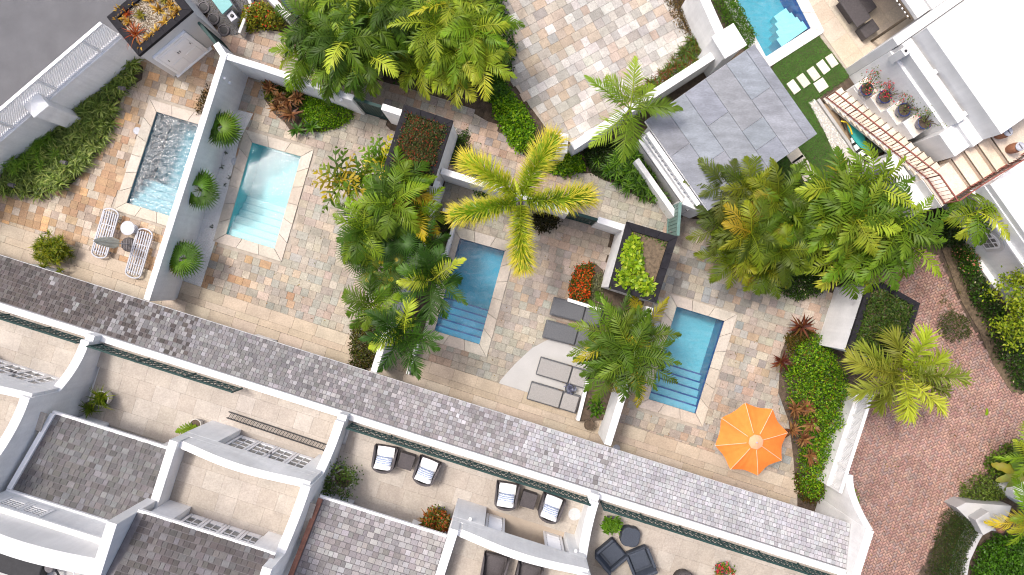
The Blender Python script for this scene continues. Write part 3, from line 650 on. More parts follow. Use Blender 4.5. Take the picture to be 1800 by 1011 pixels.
gwall([(1143, 540), (1068, 783)], 2.2, 'white wall between the loungers and the parasol garden', th=.26)
gwall([(778, 368), (803, 376), (783, 448), (763, 442)], .55, 'low white planter rim beside the deep blue pool', th=.13, name='low_wall')
gwall([(733, 605), (716, 658)], .55, 'low white planter rim below the feather palms', th=.13, name='low_wall')
gwall([(1033, 671), (1016, 740)], .5, 'low white planter rim at the foot of the grey loungers', th=.14, name='low_wall')
gwall([(998, 527), (1056, 545)], .5, 'low white rim in front of the orange flower bed', th=.13, name='low_wall')
gwall([(1203, 352), (1240, 368)], 2.2, 'white wall beside the teal gate under the pavilion', th=.3)
# boundary wall with trellis by the road
def trellis_fence(p0, p1, zs, zt, label, posts, side):
    """posts: fractions along; solid wall to zs, lattice to zt; side: inner normal sign"""
    a = W(*p0, 0); b = W(*p1, 0); d = (b-a).normalized(); t = thing('trellis_wall', (a.x, a.y, 0), label, 'wall'); n = Vector((-d.y, d.x, 0))*side
    mb = MB(); path_wall(mb, [a, b], .24, -.05, zs); mb.build('wall', 'stucco', t, bevel=.015); ln = (b-a).length
    MB().bar(a+Vector((0, 0, zt-.04)), b+Vector((0, 0, zt-.04)), .11, .08).build('top_rail', 'whitepaint', t); MB().bar(a+Vector((0, 0, zs+.06)), b+Vector((0, 0, zs+.06)), .07, .06).build('bottom_rail', 'whitepaint', t)
    for f in posts:
        p = a.lerp(b, f); MB().bar(p+Vector((0, 0, zs)), p+Vector((0, 0, zt-.08)), .10, .09, up=d).build('post', 'whitepaint', t)
    mb = MB(); h = zt-zs-.16; st = .095; i = -h
    while i < ln:
        for sgn in (1, -1):
            x0, x1 = (i, i+h) if sgn > 0 else (i+h, i); zz0, zz1 = 0.0, h
            if min(x0, x1) < 0 or max(x0, x1) > ln:
                lo, hi = 0, 1
                for lim, gt in ((0, True), (ln, False)):
                    f = (lim-x0)/(x1-x0)
                    if 0 < f < 1:
                        if (x1 > x0) == gt: lo = max(lo, f)
                        else: hi = min(hi, f)
                if hi <= lo: continue
                x0, x1, zz0, zz1 = x0+(x1-x0)*lo, x0+(x1-x0)*hi, h*lo, h*hi
                if min(x0, x1) < -.01 or max(x0, x1) > ln+.01: continue
            mb.bar(a+d*x0+n*.012*sgn+Vector((0, 0, zs+.09+zz0)), a+d*x1+n*.012*sgn+Vector((0, 0, zs+.09+zz1)), .026, .012, up=n)
        i += st
    mb.build('lattice', 'whitepaint', t); return t
trellis_fence((-140, 433), (258, 92), 2.03, 3.35, 'white boundary wall topped with a lattice trellis beside the road', [.02, .2, .38, .56, .74, .92], -1)
trellis_fence((1436, 841), (1488, 680), 1.2, 2.15, 'white lattice trellis wall between the clipped hedge and the brick court', [.01, .25, .5, .75, .99], -1)
def pier(px, py, z, w, label, ang, capz=.35):
    p = W(px, py, z); t = thing('wall_pier', (p.x, p.y, 0), label, 'pier'); ca, sa = cos(ang)*w/2, sin(ang)*w/2
    MB().box((p.x, p.y, z/2-.02), (ca, sa, 0), (-sa, ca, 0), (0, 0, z/2)).build('shaft', 'stucco', t, bevel=.015)
    q = [Vector((p.x+x*ca*1.12-y*sa*1.12, p.y+x*sa*1.12+y*ca*1.12, z-.018)) for x, y in ((-1, -1), (1, -1), (1, 1), (-1, 1))]; up = Vector((0, 0, .09))
    MB().add(q+[v+up for v in q]+[Vector((p.x, p.y, z+capz))], [[0, 1, 5, 4], [1, 2, 6, 5], [2, 3, 7, 6], [3, 0, 4, 7], [4, 5, 8], [5, 6, 8], [6, 7, 8], [7, 4, 8]]).build('cap', 'stucco', t)
pier(64, 184, 2.5, .62, 'white pier with pointed cap on the trellis wall by the road', radians(40))
pier(1281, 73, 2.6, .82, 'large white pier with pyramid cap at the pavilion corner', radians(-58))
pier(981, 252, 2.4, .62, 'white pier at the corner of the upper court beside the star shaped palm', radians(-4))
gwall([(1228, -30), (1240, 0), (1266, 58)], 2.3, 'tall cream wall beside the bright turquoise pool hedge', th=.34)
gwall([(1262, 92), (1119, 184), (1006, 258)], 1.7, 'cream wall along the lower edge of the upper court', th=.3)
# gates
def gate(p0, p1, z, label, m='green_metal', th=.07, n=8):
    a = W(*p0, z); b = W(*p1, z); a.z = b.z = 0; t = thing('garden_gate', a, label, 'gate'); d = b-a; up = Vector((0, 0, 1))
    for i in range(n):
        MB().bar(a+d*((i+.06)/n)+up*(z/2), a+d*((i+.94)/n)+up*(z/2), th*.6, z-.16).build('board', m, t)
    MB().bar(a+up*(z-.05), b+up*(z-.05), th*1.6, .09).build('top_rail', m, t); MB().bar(a+up*.09, b+up*.09, th*1.4, .10).build('bottom_rail', m, t)
    for p in (a, b): MB().bar(p+up*.01, p+up*(z+.02), .09, .09, up=d).build('stile', m, t)
    q = a.lerp(b, .86)+up*1.0; nn = Vector((-d.y, d.x, 0)).normalized(); MB().bar(q-nn*.12, q+nn*.12, .03, .05).build('latch', 'lead', t)
gate((350, 41), (378, 75), 2.3, 'narrow dark green gate beside the bromeliad roofed hut')
gate((623, 173), (669, 187), 2.25, 'dark green garden gate set in the white wall by the path')
gate((1003, 373), (1049, 386), 2.0, 'dark green gate in the white wall right of the star shaped palm')
gate((1196, 358), (1192, 412), 2.0, 'teal gate between the pavilion and the planted hut roof', 'teal_gate')
gate((493, -4), (522, 28), 2.3, 'dark green gate at the top edge behind the feather palms')
gwall([(450, -30), (508, 29)], 2.2, 'pale wall at the top edge behind the orange flowering shrub', m='stucco_grey')

# garden huts with planted roofs
def hut(corners, z, label, m='stucco', rim=.24):
    P = WP(corners, z); c = sum(P, Vector((0, 0, 0)))/len(P); t = thing('garden_hut', (c.x, c.y, 0), label, 'hut'); n = len(P); q = [(p.x, p.y) for p in P]
    MB().prism(q, -.05, z-.14).build('wall', m, t, bevel=.01); o = offset(P, .03); i_ = offset(P, -rim)
    for k in range(n):
        a, b, c_, d = o[k], o[(k+1) % n], i_[(k+1) % n], i_[k]; m_ = max(1, round((b-a).length/.6))
        for j in range(m_):
            w = [a.lerp(b, j/m_), a.lerp(b, (j+1)/m_), d.lerp(c_, (j+1)/m_), d.lerp(c_, j/m_)]; cc = (w[0]+w[1]+w[2]+w[3])/4; w = [cc+(p-cc)*(1-.004/(p-cc).length) for p in w]
            MB().prism(w, z-.16, z+random.uniform(-.002, .002)).build('rim_stone', 'blackstone', t, bevel=.006)
    MB().prism(i_, z-.2, z-.12).build('soil', 'soil_litter', t)
    return t
H1 = [(189, 30), (222, -1), (290, -50), (345, 10), (334, 18), (243, 96)]; H1 = [(189, 30), (282, -48), (336, 18), (243, 96)]
hut1 = hut(H1, 2.9, 'grey garden hut with white double doors and bromeliads on its roof', 'stucco_grey')
H2 = [(711, 185), (795, 213), (759, 325), (675, 297)]; hut2 = hut(H2, 2.9, 'white garden hut with a roof full of red flowering shrubs')
H3 = [(1103, 391), (1190, 417), (1153, 531), (1072, 505)]; hut3 = hut(H3, 2.9, 'white garden hut with bright green leaves on half its planted roof')
H4 = [(1526, 505), (1552, 498), (1616, 534), (1584, 640), (1490, 616)]; hut4 = hut(H4, 2.75, 'white garden hut with weedy green roof beside the brick court', rim=.17)
# panelled door pair on hut 1 (on its lower right face)
a = W(243, 96, 2.9); b = W(336, 18, 2.9); a.z = b.z = 0; d = (b-a).normalized(); n = Vector((d.y, -d.x, 0)); w = (b-a).length; up = Vector((0, 0, 1))
c0 = a+d*(w*.12); c1 = a+d*(w*.66); dr = MB(); dr.bar(c0+n*.03+up*1.02, c1+n*.03+up*1.02, .06, 2.0, up=up); do = dr.build('double_door', 'whitepaint', hut1)
for i in range(2):
    for j in range(2):
        e0 = c0.lerp(c1, .06+.5*i)+n*.066; e1 = c0.lerp(c1, .44+.5*i)+n*.066; zc = .55+.95*j; MB().bar(e0+up*zc, e1+up*zc, .02, .72).build('panel', 'whitepaint', do, bevel=.008)
for p in (c0-d*.05, c1+d*.05): MB().bar(p+n*.045, p+n*.045+up*2.1, .09, .1, up=d).build('jamb', 'whitepaint', do)
MB().bar(c0-d*.09+n*.045+up*2.15, c1+d*.09+n*.045+up*2.15, .09, .1).build('lintel', 'whitepaint', do); MB().bar(c0-d*.2+n*.06+up*.02, c1+d*.25+n*.06+up*.02, .12, .06).build('threshold', 'whitepaint', do)
for f in (.12, .47, .53, .9):
    p = c0.lerp(c1, f)+n*.08+up*1.3; MB().bar(p, p+up*.12, .03, .03, up=d).build('hinge', 'lead', do)
# ---------------------------------------------------------------- the terrace of villas
VO = W(0, 538, 3.6); VE = Vector((.9536, -.3013, 0)); VB = Vector((-.3013, -.9536, 0)); VO.z = 0; UPV = Vector((0, 0, 1))
def V_(s, t, z=0.0): return VO+VE*s+VB*t+UPV*z
def quadp(s0, s1, t0, t1): return [V_(s0, t0), V_(s1, t0), V_(s1, t1), V_(s0, t1)]
VANG = atan2(VE.y, VE.x)
SH_DARK = A([(122, 106, 100), (132, 118, 112), (112, 98, 94), (142, 130, 124), (126, 108, 100), (102, 92, 88)], .52)
SH_MID = A([(158, 153, 152), (170, 166, 166), (146, 141, 142), (184, 181, 182), (152, 146, 144), (136, 130, 132)], .57)
SH_PALE = A([(196, 195, 199), (186, 185, 190), (203, 202, 206), (178, 176, 182), (191, 188, 192)], .66)
SH_PINK = A([(174, 166, 167), (186, 178, 180), (162, 153, 154), (194, 188, 190), (152, 142, 143), (178, 168, 168)], .60)
SH_ROOF = A([(142, 139, 140), (152, 150, 152), (132, 127, 127), (166, 165, 169), (126, 120, 118), (148, 142, 138), (138, 134, 134)], .47)
SH_BROWN = A([(130, 119, 117), (138, 128, 126), (120, 108, 106), (150, 141, 140), (126, 114, 110), (160, 154, 158)], .40)
SH_DARK, SH_MID, SH_PALE, SH_PINK, SH_ROOF, SH_BROWN = [comp(grey(p, .5), .85) for p in (SH_DARK, SH_MID, SH_PALE, SH_PINK, SH_ROOF, SH_BROWN)]
TERR = A([(214, 200, 182), (211, 196, 177), (217, 203, 186), (209, 193, 174)], .62); TERR = grey(TERR, .72)
def lean_col(c, pal):
    s = (c-VO).dot(VE); q = s/30.0+random.uniform(-.09, .09)+.02*sin(s*1.7)+.03*sin(s*4.1+2*(c-VO).dot(VB))
    p = SH_DARK if q < .15 else (SH_MID if q < .40 else (SH_PINK if q < .62 else SH_PALE)); return pick(p, .10)
def railing(name, parent, s0, s1, t, z0, z1, lab=None):
    """chinese chippendale railing; returns the part"""
    a = V_(s0, t); b = V_(s1, t); mb = MB(); ln = s1-s0; d = VE
    for z in (z0+.05, z0+.30, z1-.2, z1-.03): mb.bar(a+UPV*z, b+UPV*z, .05 if z > z1-.1 else .028, .045 if z > z1-.1 else .028)
    o = mb.build(name, 'green_metal', parent); n = max(1, round(ln/1.45)); lat = MB()
    for i in range(n+1):
        p = a+d*(ln*i/n); MB().bar(p+UPV*(z0-.1), p+UPV*(z1+.02), .05, .05, up=d).build('post', 'green_metal', o)
        if i < n:
            w = ln/n; m_ = 7
            for j in range(m_):
                x0 = p+d*(w*j/m_); x1 = p+d*(w*(j+1)/m_); lat.bar(x0+UPV*(z0+.06), x1+UPV*(z1-.2), .026, .026, up=VB); lat.bar(x1+UPV*(z0+.06), x0+UPV*(z1-.2), .026, .026, up=VB)
                lat.bar(x0+UPV*(z0+.06), x0+UPV*(z1-.04), .016, .016, up=VB)
    lat.build('lattice', 'green_metal', o); return o
def doors(parent, s0, s1, t, z0, z1, n=4, skip=(), louvre=(), name='french_door'):
    w = (s1-s0)/n
    for i in range(n):
        if i in skip: continue
        a = s0+w*i+.012; b = s0+w*(i+1)-.012; fr = MB(); c = lambda s, z, dt=0.0: V_(s, t+dt, z)
        fr.bar(c(a+.04, z0), c(a+.04, z1), .08, .05, up=VB); fr.bar(c(b-.04, z0), c(b-.04, z1), .08, .05, up=VB)
        for zz, hh in ((z0+.12, .24), (z1-.06, .12)): fr.bar(c(a+.1, zz), c(b-.1, zz), .05, hh)
        o = fr.build(name, 'whitepaint', parent); m_ = 4; zb = z0+.24; zt = z1-.12
        if i in louvre:
            for j in range(7):
                zz = zb+(zt-zb)*(j+.5)/7; MB().box(c((a+b)/2, zz), VE*((b-a)/2-.1), VB*.035+UPV*.05, UPV*.008-VB*.006).build('louvre', 'whitepaint', o)
            continue
        for j in range(m_):
            y0 = zb+(zt-zb)*j/m_; y1 = zb+(zt-zb)*(j+1)/m_
            for q in range(2):
                x0 = a+.1+(b-a-.2)*q/2; x1 = a+.1+(b-a-.2)*(q+1)/2; MB().box(c((x0+x1)/2, (y0+y1)/2, .01), VE*((x1-x0)/2-.003), UPV*((y1-y0)/2-.003), VB*.006).build('pane', 'glass', o)
            if j: MB().bar(c(a+.1, y0), c(b-.1, y0), .04, .03).build('glazing_bar', 'whitepaint', o)
        MB().bar(c((a+b)/2, zb), c((a+b)/2, zt), .026, .04, up=VB).build('glazing_bar', 'whitepaint', o)
        if n == 4 and i in (1, 2):
            p = c(b-.05 if i == 1 else a+.05, z0+1.0, -.06); MB().bar(p, p+UPV*.16, .03, .05).build('handle', 'lead', o)
def villa(s0, label, rail=None, open_right=False, open_left=False, roofs=True, lc=SH_ROOF, lc2=SH_BROWN, east=None, seen=True):
    E1 = s0+8.95; g = V_(s0, 0); t = thing('villa', (g.x, g.y, 0), label, 'house', 'terrace of white villas'); mid = s0+4.4
    MB().prism(quadp(s0, E1-.004, .02, 8), -.05, 3.14).build('ground_floor_wall', 'stucco', t)
    # lean-to roof over the veranda
    EL, ER, RR, RL = V_(s0, -1.54, 2.86), V_(E1, -1.54, 2.86), V_(E1, -.11, 3.46), V_(s0, -.11, 3.46); dn = UPV*.09
    ro = MB().add([EL, ER, RR, RL, EL-dn, ER-dn, RR-dn, RL-dn], [[0, 1, 2, 3], [0, 4, 5, 1], [1, 5, 6, 2], [2, 6, 7, 3], [3, 7, 4, 0], [7, 6, 5, 4]], (.3, .3, .3)).build('lean_to_roof', 'lead', t)
    shingle_roof(ro, EL, ER, RR, RL, .155, SH_MID, 'shingle', lean_col, wmin=.10, wmax=.19)
    MB().bar(V_(s0, -1.50, 2.79), V_(E1, -1.50, 2.79), .12, .06).build('eave_board', 'tint', ro)
    # parapet, terrace floor
    MB().prism(quadp(s0, E1-.003, -.10, .13), 3.16, 3.60).build('terrace_parapet', 'stucco', t, bevel=.012)
    fl = MB().prism(quadp(s0+.1, E1-.1, .14, 2.9), 3.145, 3.272).build('terrace_floor', 'terrace_grout', t)
    reg = [V_(s0+.1, .14), V_(E1, .14), V_(E1, 1.9), V_(mid+.1, 1.9), V_(mid+.1, 3.1), V_(s0+.1, 3.1)]
    lay(fl, reg, 3.3, .60, VANG, TERR, 'travertine', joint=.002, jit=.012, zj=.0004, wid=(1, 1, 1.5), colfn=None)
    if rail:
        for r0, r1 in rail: railing('railing', t, r0, r1, .22, 3.55, 4.45)
    # right half: block with a door recess, roof terrace, upper room
    r0, r1 = mid+1.05, mid+3.9; dp = 1.9 if not open_right else 3.2
    MB().prism([V_(mid, 1.63), V_(r0, 1.63), V_(r0, dp), V_(r1, dp), V_(r1, 1.63), V_(E1-.1, 1.63), V_(E1-.1, 8), V_(mid, 8)], 3.15, 5.42).build('front_wall', 'stucco', t)
    MB().prism(quadp(mid+.003, E1-.103, 1.633, 7.99), 5.42, 5.80).build('upper_wall', 'stucco', t)
    if open_right: doors(t, r0+.05, r1-.05, 1.84, 3.31, 5.40, 4, skip=(1, 2), louvre=(0, 3)); MB().prism(quadp(r0, r1, 1.66, 3.2), 3.1505, 3.302, (.40, .33, .26)).build('room_floor', 'tint', t)
    else: doors(t, r0+.05, r1-.05, 1.84, 3.31, 5.40, 4)
    # swept parapet of the roof terrace and its left wall
    curved_wall(V_(mid+.35, 1.75), V_(E1-.1, 1.75), lambda q: 6.45+.42*sin(pi*min(1, q*1.05))**1.2, 5.81, .24, 20).build('roof_terrace_parapet', 'stucco', t, bevel=.012)
    MB().prism(quadp(mid+.003, mid+.27, 1.634, 4.9), 5.81, 6.66).build('side_parapet', 'stucco', t, bevel=.012)
    MB().prism(quadp(mid+.275, mid+.345, 1.66, 1.86), 5.81, 6.42).build('parapet_return', 'stucco', t)
    uf = MB().prism(quadp(mid+.28, E1-.12, 1.88, 4.1), 5.805, 5.822).build('roof_terrace_floor', 'terrace_grout', t)
    lay(uf, quadp(mid+.25, E1-.1, 1.8, 4.15), 5.85, .60, VANG, TERR, 'travertine', joint=.002, jit=.02, zj=.0006, wid=(1, 1, 1.5))
    if roofs:
        u0, u1 = mid+1.0, mid+3.55
        MB().prism([V_(mid+.28, 3.7), V_(u0, 3.7), V_(u0, 3.98), V_(u1, 3.98), V_(u1, 3.7), V_(E1-.12, 3.7), V_(E1-.12, 8), V_(mid+.28, 8)], 5.803, 7.78).build('room_wall', 'stucco', t)
        doors(t, u0+.05, u1-.05, 3.92, 5.86, 7.7, 4)
        EL, ER, RR, RL = V_(mid+.2, 3.5, 7.86), V_(E1-.2, 3.5, 7.86), V_(E1-.2, 5.9, 9.1), V_(mid+.2, 5.9, 9.1)
        rb = MB().add([EL, ER, RR, RL, EL-dn, ER-dn, RR-dn, RL-dn], [[0, 1, 2, 3], [0, 4, 5, 1], [1, 5, 6, 2], [2, 6, 7, 3], [3, 7, 4, 0], [7, 6, 5, 4]]).build('upper_roof', 'lead', t)
        shingle_roof(rb, EL+VE*.2, ER-VE*.15, RR-VE*.15, RL+VE*.2, .178, lc2, 'shingle', wmin=.13, wmax=.24)
        MB().bar(EL-VB*.03-UPV*.05, ER-VB*.03-UPV*.05, .08, .13).build('eave_board', 'whitepaint', rb)
    # left half: set-back doors under a shingled roof
    q0, q1 = s0+1.0, s0+3.15
    MB().prism([V_(s0+.12, 2.8), V_(q0, 2.8), V_(q0, 3.0), V_(q1, 3.0), V_(q1, 2.8), V_(mid-.003, 2.8), V_(mid-.003, 7.9), V_(s0+.12, 7.9)], 3.15, 5.30).build('set_back_wall', 'stucco', t)
    doors(t, q0+.03, q1-.03, 2.96, 3.31, 5.28, 4 if not open_left else 3, skip=(1,) if open_left else (), louvre=(0, 2) if open_left else ())
    if roofs:
        EL, ER, RR, RL = V_(s0+.14, 2.35, 5.46), V_(mid-.01, 2.35, 5.46), V_(mid-.01, 4.56, 6.56), V_(s0+.14, 4.56, 6.56)
        ra = MB().add([EL, ER, RR, RL, EL-dn, ER-dn, RR-dn, RL-dn], [[0, 1, 2, 3], [0, 4, 5, 1], [1, 5, 6, 2], [2, 6, 7, 3], [3, 7, 4, 0], [7, 6, 5, 4]]).build('lower_roof', 'lead', t)
        shingle_roof(ra, EL+VE*.17, ER, RR, RL+VE*.17, .168, lc, 'shingle', wmin=.13, wmax=.24)
        MB().bar(EL-VB*.04-UPV*.05, ER-VB*.04-UPV*.05, .09, .13).build('eave_board', 'whitepaint', ra)
        MB().bar(EL+VE*.06+UPV*.05, RL+VE*.06+UPV*.05, .15, .10).build('flashing', 'whitepaint' if lc is SH_ROOF else 'copper', ra)
        # clerestory wall above the ridge with its window
        MB().prism(quadp(s0+.14, mid-.02, 4.60, 4.84), 6.3, 7.9).build('clerestory_wall', 'stucco', t)
        curved_wall(V_(s0+.14, 4.95), V_(mid-.105, 4.95), lambda q: 8.75+.35*sin(pi*q), 7.6, .5, 16).build('clerestory_parapet', 'roofwhite', t, bevel=.015)
        MB().bar(V_(s0+.14, 4.56, 7.92), V_(mid, 4.56, 7.92), .10, .09).build('string_course', 'whitepaint', t); MB().bar(V_(s0+.14, 4.575, 6.64), V_(mid, 4.575, 6.64), .06, .10).build('ridge_flashing', 'whitepaint', t)
        doors(t, s0+.5, s0+1.9, 4.595, 6.95, 7.75, 2, name='window')
    # party wall on the left: swept in two stages
    def zf(q): return 4.28+.85*q**2.2
    curved_wall(V_(s0-.16, .10), V_(s0-.16, 1.72), zf, 3.1, .30, 14).build('party_wall', 'stucco', t, bevel=.012)
    MB().prism(quadp(s0-.31, s0-.01, -.095, .10), 3.2, 4.05).build('party_wall_end', 'stucco', t, bevel=.012)
    def zg(q): return 6.66+.72*q**2
    curved_wall(V_(s0-.165, 1.722), V_(s0-.165, 3.6), zg, 3.1, .29, 14).build('party_wall', 'stucco', t, bevel=.012)
    MB().prism(quadp(s0-.30, s0-.03, 3.6, 8), 3.1, 8.6).build('party_wall', 'stucco', t)
    MB().prism(quadp(mid-.10, mid+.19, 3.52, 8), 6.67, 9.0).build('dividing_wall', 'roofwhite', t, bevel=.012)
    return t
vA = villa(-5.30, 'leftmost white villa with railing and French doors at the left edge', rail=[(-1.2, 3.3)])
vB = villa(3.65, 'white villa with bare terrace, two grey shingle roofs and partly missing railing', rail=[(3.70, 8.75)])
vC = villa(12.60, 'white villa with two cushioned chair pairs and pinkish shingle roof', rail=[(12.75, 21.25)], open_right=True, open_left=True, lc=SH_PINK)
vD = villa(21.55, 'rightmost white villa with pale shingle strip and dark armchairs on its terrace', rail=[(21.75, 30.3)], lc=SH_PINK)
MB().prism(quadp(30.52, 30.80, -1.72, 4), -.05, 3.95).build('end_wall', 'stucco', vD, bevel=.015)
curved_wall(V_(30.35, -3.1), V_(30.66, -1.72), lambda q: 2.1+1.8*q**2, -.05, .26, 12).build('end_wall_sweep', 'stucco', vD, bevel=.015)
# roof deck with cables behind the clerestory of villa B
MB().prism(quadp(3.8, 8.0, 5.25, 8), 7.0, 7.9).build('roof_deck', 'concrete', vB)
k = thing('roof_equipment', V_(6.2, 5.8, 7.9), 'black tank and cables on the roof deck at the bottom left corner', 'tank')
MB().box(V_(5.6, 5.75, 8.15), VE*.75, VB*.35, UPV*.22).build('tank', 'rubber', k, bevel=.04); MB().lathe(V_(6.5, 5.6, 7.91), [(.16, 0), (.17, .25), (.12, .4), (0, .42)], 12).build('pump', 'lead', k)
for i in range(6):
    a = V_(4.0+.6*i, 5.3+random.uniform(0, .2), 8.3); b = V_(4.6+.55*i, 5.9+random.uniform(0, .5), 7.95); c = a.lerp(b, .5)+UPV*random.uniform(-.2, .3)+VE*random.uniform(-.3, .3)
    pts = [a*(1-q)**2+c*2*q*(1-q)+b*q*q for q in [j/8 for j in range(9)]]; MB().tube(pts, .022 if i % 2 else .035, 6).build('cable', 'whitepaint' if i % 2 else 'rubber', k)
# columns of the veranda under the eaves: white wing walls showing past the eave
for (px, py, lab) in ((92, 470, 'first garden'), (468, 592, 'turquoise pool garden'), (866, 720, 'lounger garden'), (1262, 846, 'parasol garden')):
    p = W(px, py, .22); a = p-VE*.35; b = p+VE*.45; q = V_(0, 0)
    mb = MB(); n = 6; bb = VB*.55; pr = [(a+VE*.8*(i/n), .95*(1-(i/n)**1.6)+.05) for i in range(n+1)]
    vs = [];
    for (w_, h) in pr: vs += [w_+UPV*0, w_+bb, w_+bb+UPV*h, w_+UPV*h]
    fs = [[i*4+j, i*4+4+j, i*4+4+(j+1) % 4, i*4+(j+1) % 4] for i in range(n) for j in range(4)]+[[0, 1, 2, 3], [n*4, n*4+1, n*4+2, n*4+3]]
    setp(mb.add(vs, fs).build('wing_wall', 'stucco', bevel=.01), 'low curved white wing wall at the eave of the '+lab, 'wall')
# railing section lying on the terrace of villa B
f = thing('loose_railing', W(490, 760, 3.31), 'dark railing section lying loose on the bare terrace floor', 'railing'); a = W(400, 729, 3.38); b = W(578, 789, 3.38); d = (b-a); n = Vector((-d.y, d.x, 0)).normalized()*.11
mb = MB()
for s_ in (-1, 1): mb.bar(a+n*s_, b+n*s_, .035, .035)
mb.build('rail', 'rubber', f); mb = MB()
for i in range(34):
    p = a+d*((i+.5)/34); mb.bar(p-n+UPV*.004, p+n+d*.018+UPV*.004, .02, .02)
mb.build('baluster_row', 'rubber', f)
# ---------------------------------------------------------------- pavilion with slate roof
HO = W(1445, 175, 0); U3 = Vector((UH.x, UH.y, 0)); V3 = Vector((VH.x, VH.y, 0))
def HS(u, v, z=0.0): return HO+U3*u+V3*v+UPV*z
def hq(u0, u1, v0, v1): return [HS(u0, v0), HS(u1, v0), HS(u1, v1), HS(u0, v1)]
pv = thing('pavilion', HS(-1.1, -4.6), 'garden pavilion with a grey slate slab roof beside the lawn', 'pavilion')
MB().prism(hq(-3.06, .80, -6.93, -2.24), 2.80, 2.955).build('roof_slab', 'whitepaint', pv, bevel=.01)
SLC = A([(146, 149, 155), (140, 143, 150), (150, 153, 159), (143, 148, 156)], .68)
vs_ = [-6.93, -6.1, -5.25, -4.35, -3.45, -2.62, -2.24]
for i in range(6):
    cuts = sorted([-3.06, .80]+([-3.06+random.uniform(1.2, 1.7)+(.9 if i % 2 else 0)] if i < 5 else []) + ([-3.06+3.1] if i in (1, 3) else []))
    for a, b in zip(cuts, cuts[1:]):
        MB().prism(hq(a+.006, b-.006, vs_[i]+.006, vs_[i+1]-.006), 2.955, 3.0+random.uniform(-.003, .003), pick(SLC, .07)).build('slate_panel', 'slate', pv, bevel=.005)
for u, v in ((-2.8, -6.6), (.5, -6.6), (-2.8, -2.5), (.5, -2.5)): MB().prism(hq(u-.1, u+.1, v-.1, v+.1), -.05, 2.8).build('post', 'stucco', pv)
MB().prism(hq(-2.9, .7, -6.7, -2.4), -.05, .0).build('pavilion_floor', 'slate', pv)
# slatted white side of the pavilion
for z, h, w, dv in ((2.62, .22, .16, 0), (2.02, .18, .16, 0), (1.60, .10, .22, -.06)): MB().bar(HS(-2.7, -7.02+dv, z), HS(.45, -7.02+dv, z), w, h).build('beam', 'whitepaint', pv)
for i in range(16):
    u = -2.62+i*.2; MB().bar(HS(u, -7.02, 2.1), HS(u, -7.02, 2.52), .05, .10, up=V3).build('slat', 'whitepaint', pv)
MB().prism(hq(-2.7, .45, -6.93, -6.9), 1.6, 2.75).build('backing', 'rubber', pv); MB().prism(hq(-2.75, .5, -7.12, -6.93), -.05, 1.52).build('side_wall', 'stucco_grey', pv); MB().bar(HS(-2.7, -7.16, 1.50), HS(.45, -7.16, 1.50), .07, .07).build('gutter', 'lead', pv)
MB().prism(hq(-2.2, .6, -7.62, -7.42), -.05, 1.1).build('low_wall', 'stucco', pv, bevel=.01)
# stepping stones, each its own slab
for i, (x, y, s_, an) in enumerate(((1395, 153, .52, 0), (1412, 142, .52, 0), (1430, 130, .52, 0), (1447, 118, .52, 0), (1462, 107, .50, 0), (1443, 150, .44, 0), (1408, 288, .55, 0), (1396, 272, .55, 0), (1420, 306, .55, 0))):
    p = W(x, y); a = s_/2*(.62 if i < 5 else 1); b = s_/2; w = random.uniform(-.03, .03); u = (U3*cos(w)+V3*sin(w)); v = (V3*cos(w)-U3*sin(w))
    o = MB().prism([p-u*b-v*a, p+u*b-v*a, p+u*b+v*a, p-u*b+v*a], -.05, .03, pick(A([(240, 234, 222), (228, 220, 204)], .74), .04)).build('stepping_stone', 'travertine', bevel=.012)
    setp(o, ('first', 'second', 'third', 'fourth', 'last')[i]+' cream stepping stone of the row crossing the lawn, counted from the slate roof' if i < 5 else ('lone cream stepping stone below the row on the lawn', 'cream stone slab below the slate roof edge beside the palms', 'cream stone slab nearest the slate roof underside', 'cream stone slab half hidden by palm fronds')[i-5], 'paving stone')

# ---------------------------------------------------------------- modern white house
hs = thing('modern_house', HS(3, 4), 'modern white house with flat roofs and outdoor stair at the top right', 'house')
MB().prism(hq(-.12, 4.2, 1.62, 14), -.05, 3.62).build('wall', 'roofwhite', hs)
MB().prism(hq(-.12, 4.15, 1.40, 1.62), -.05, 3.2).build('lower_wall', 'stucco', hs, bevel=.01); MB().prism(hq(-.10, 3.2, 1.50, 1.86), 3.21, 3.86).build('parapet', 'roofwhite', hs, bevel=.012) 
MB().prism(hq(-.1, 4.2, 2.02, 14), 3.63, 4.62).build('upper_wall', 'roofwhite', hs, bevel=.012); MB().prism(hq(-.45, -.13, 1.42, 14), -.05, 3.75).build('side_wall', 'roofwhite', hs, bevel=.012)
MB().prism(hq(3.205, 4.15, 1.0, 2.0), -.05, 3.45).build('corner_block', 'roofwhite', hs, bevel=.012)
for u in (1.25, 3.0): MB().prism(hq(u, u+.16, 1.88, 2.0), 3.63, 3.78).build('scupper', 'stucco', hs)
MB().prism(hq(.02, .30, 1.30, 1.52), 3.0, 3.95).build('chimney_block', 'roofwhite', hs, bevel=.01); MB().lathe(HS(.16, 1.41, 3.951), [(.05, 0), (.05, .02), (0, .02)], 10).build('vent', 'rubber', hs)
for i in range(4):       # stepped ledges that carry the pots
    MB().prism(hq(.25+.68*i, .93+.68*i-.002, .82, 1.398), -.05, 1.05+.42*i).build('ledge', 'stucco', hs, bevel=.01)
    MB().prism(hq(.27+.68*i, .91+.68*i, .84, 1.39), 1.051+.42*i, 1.062+.42*i, A([(240, 228, 212)], .76)[0]).build('ledge_paving', 'travertine', hs)
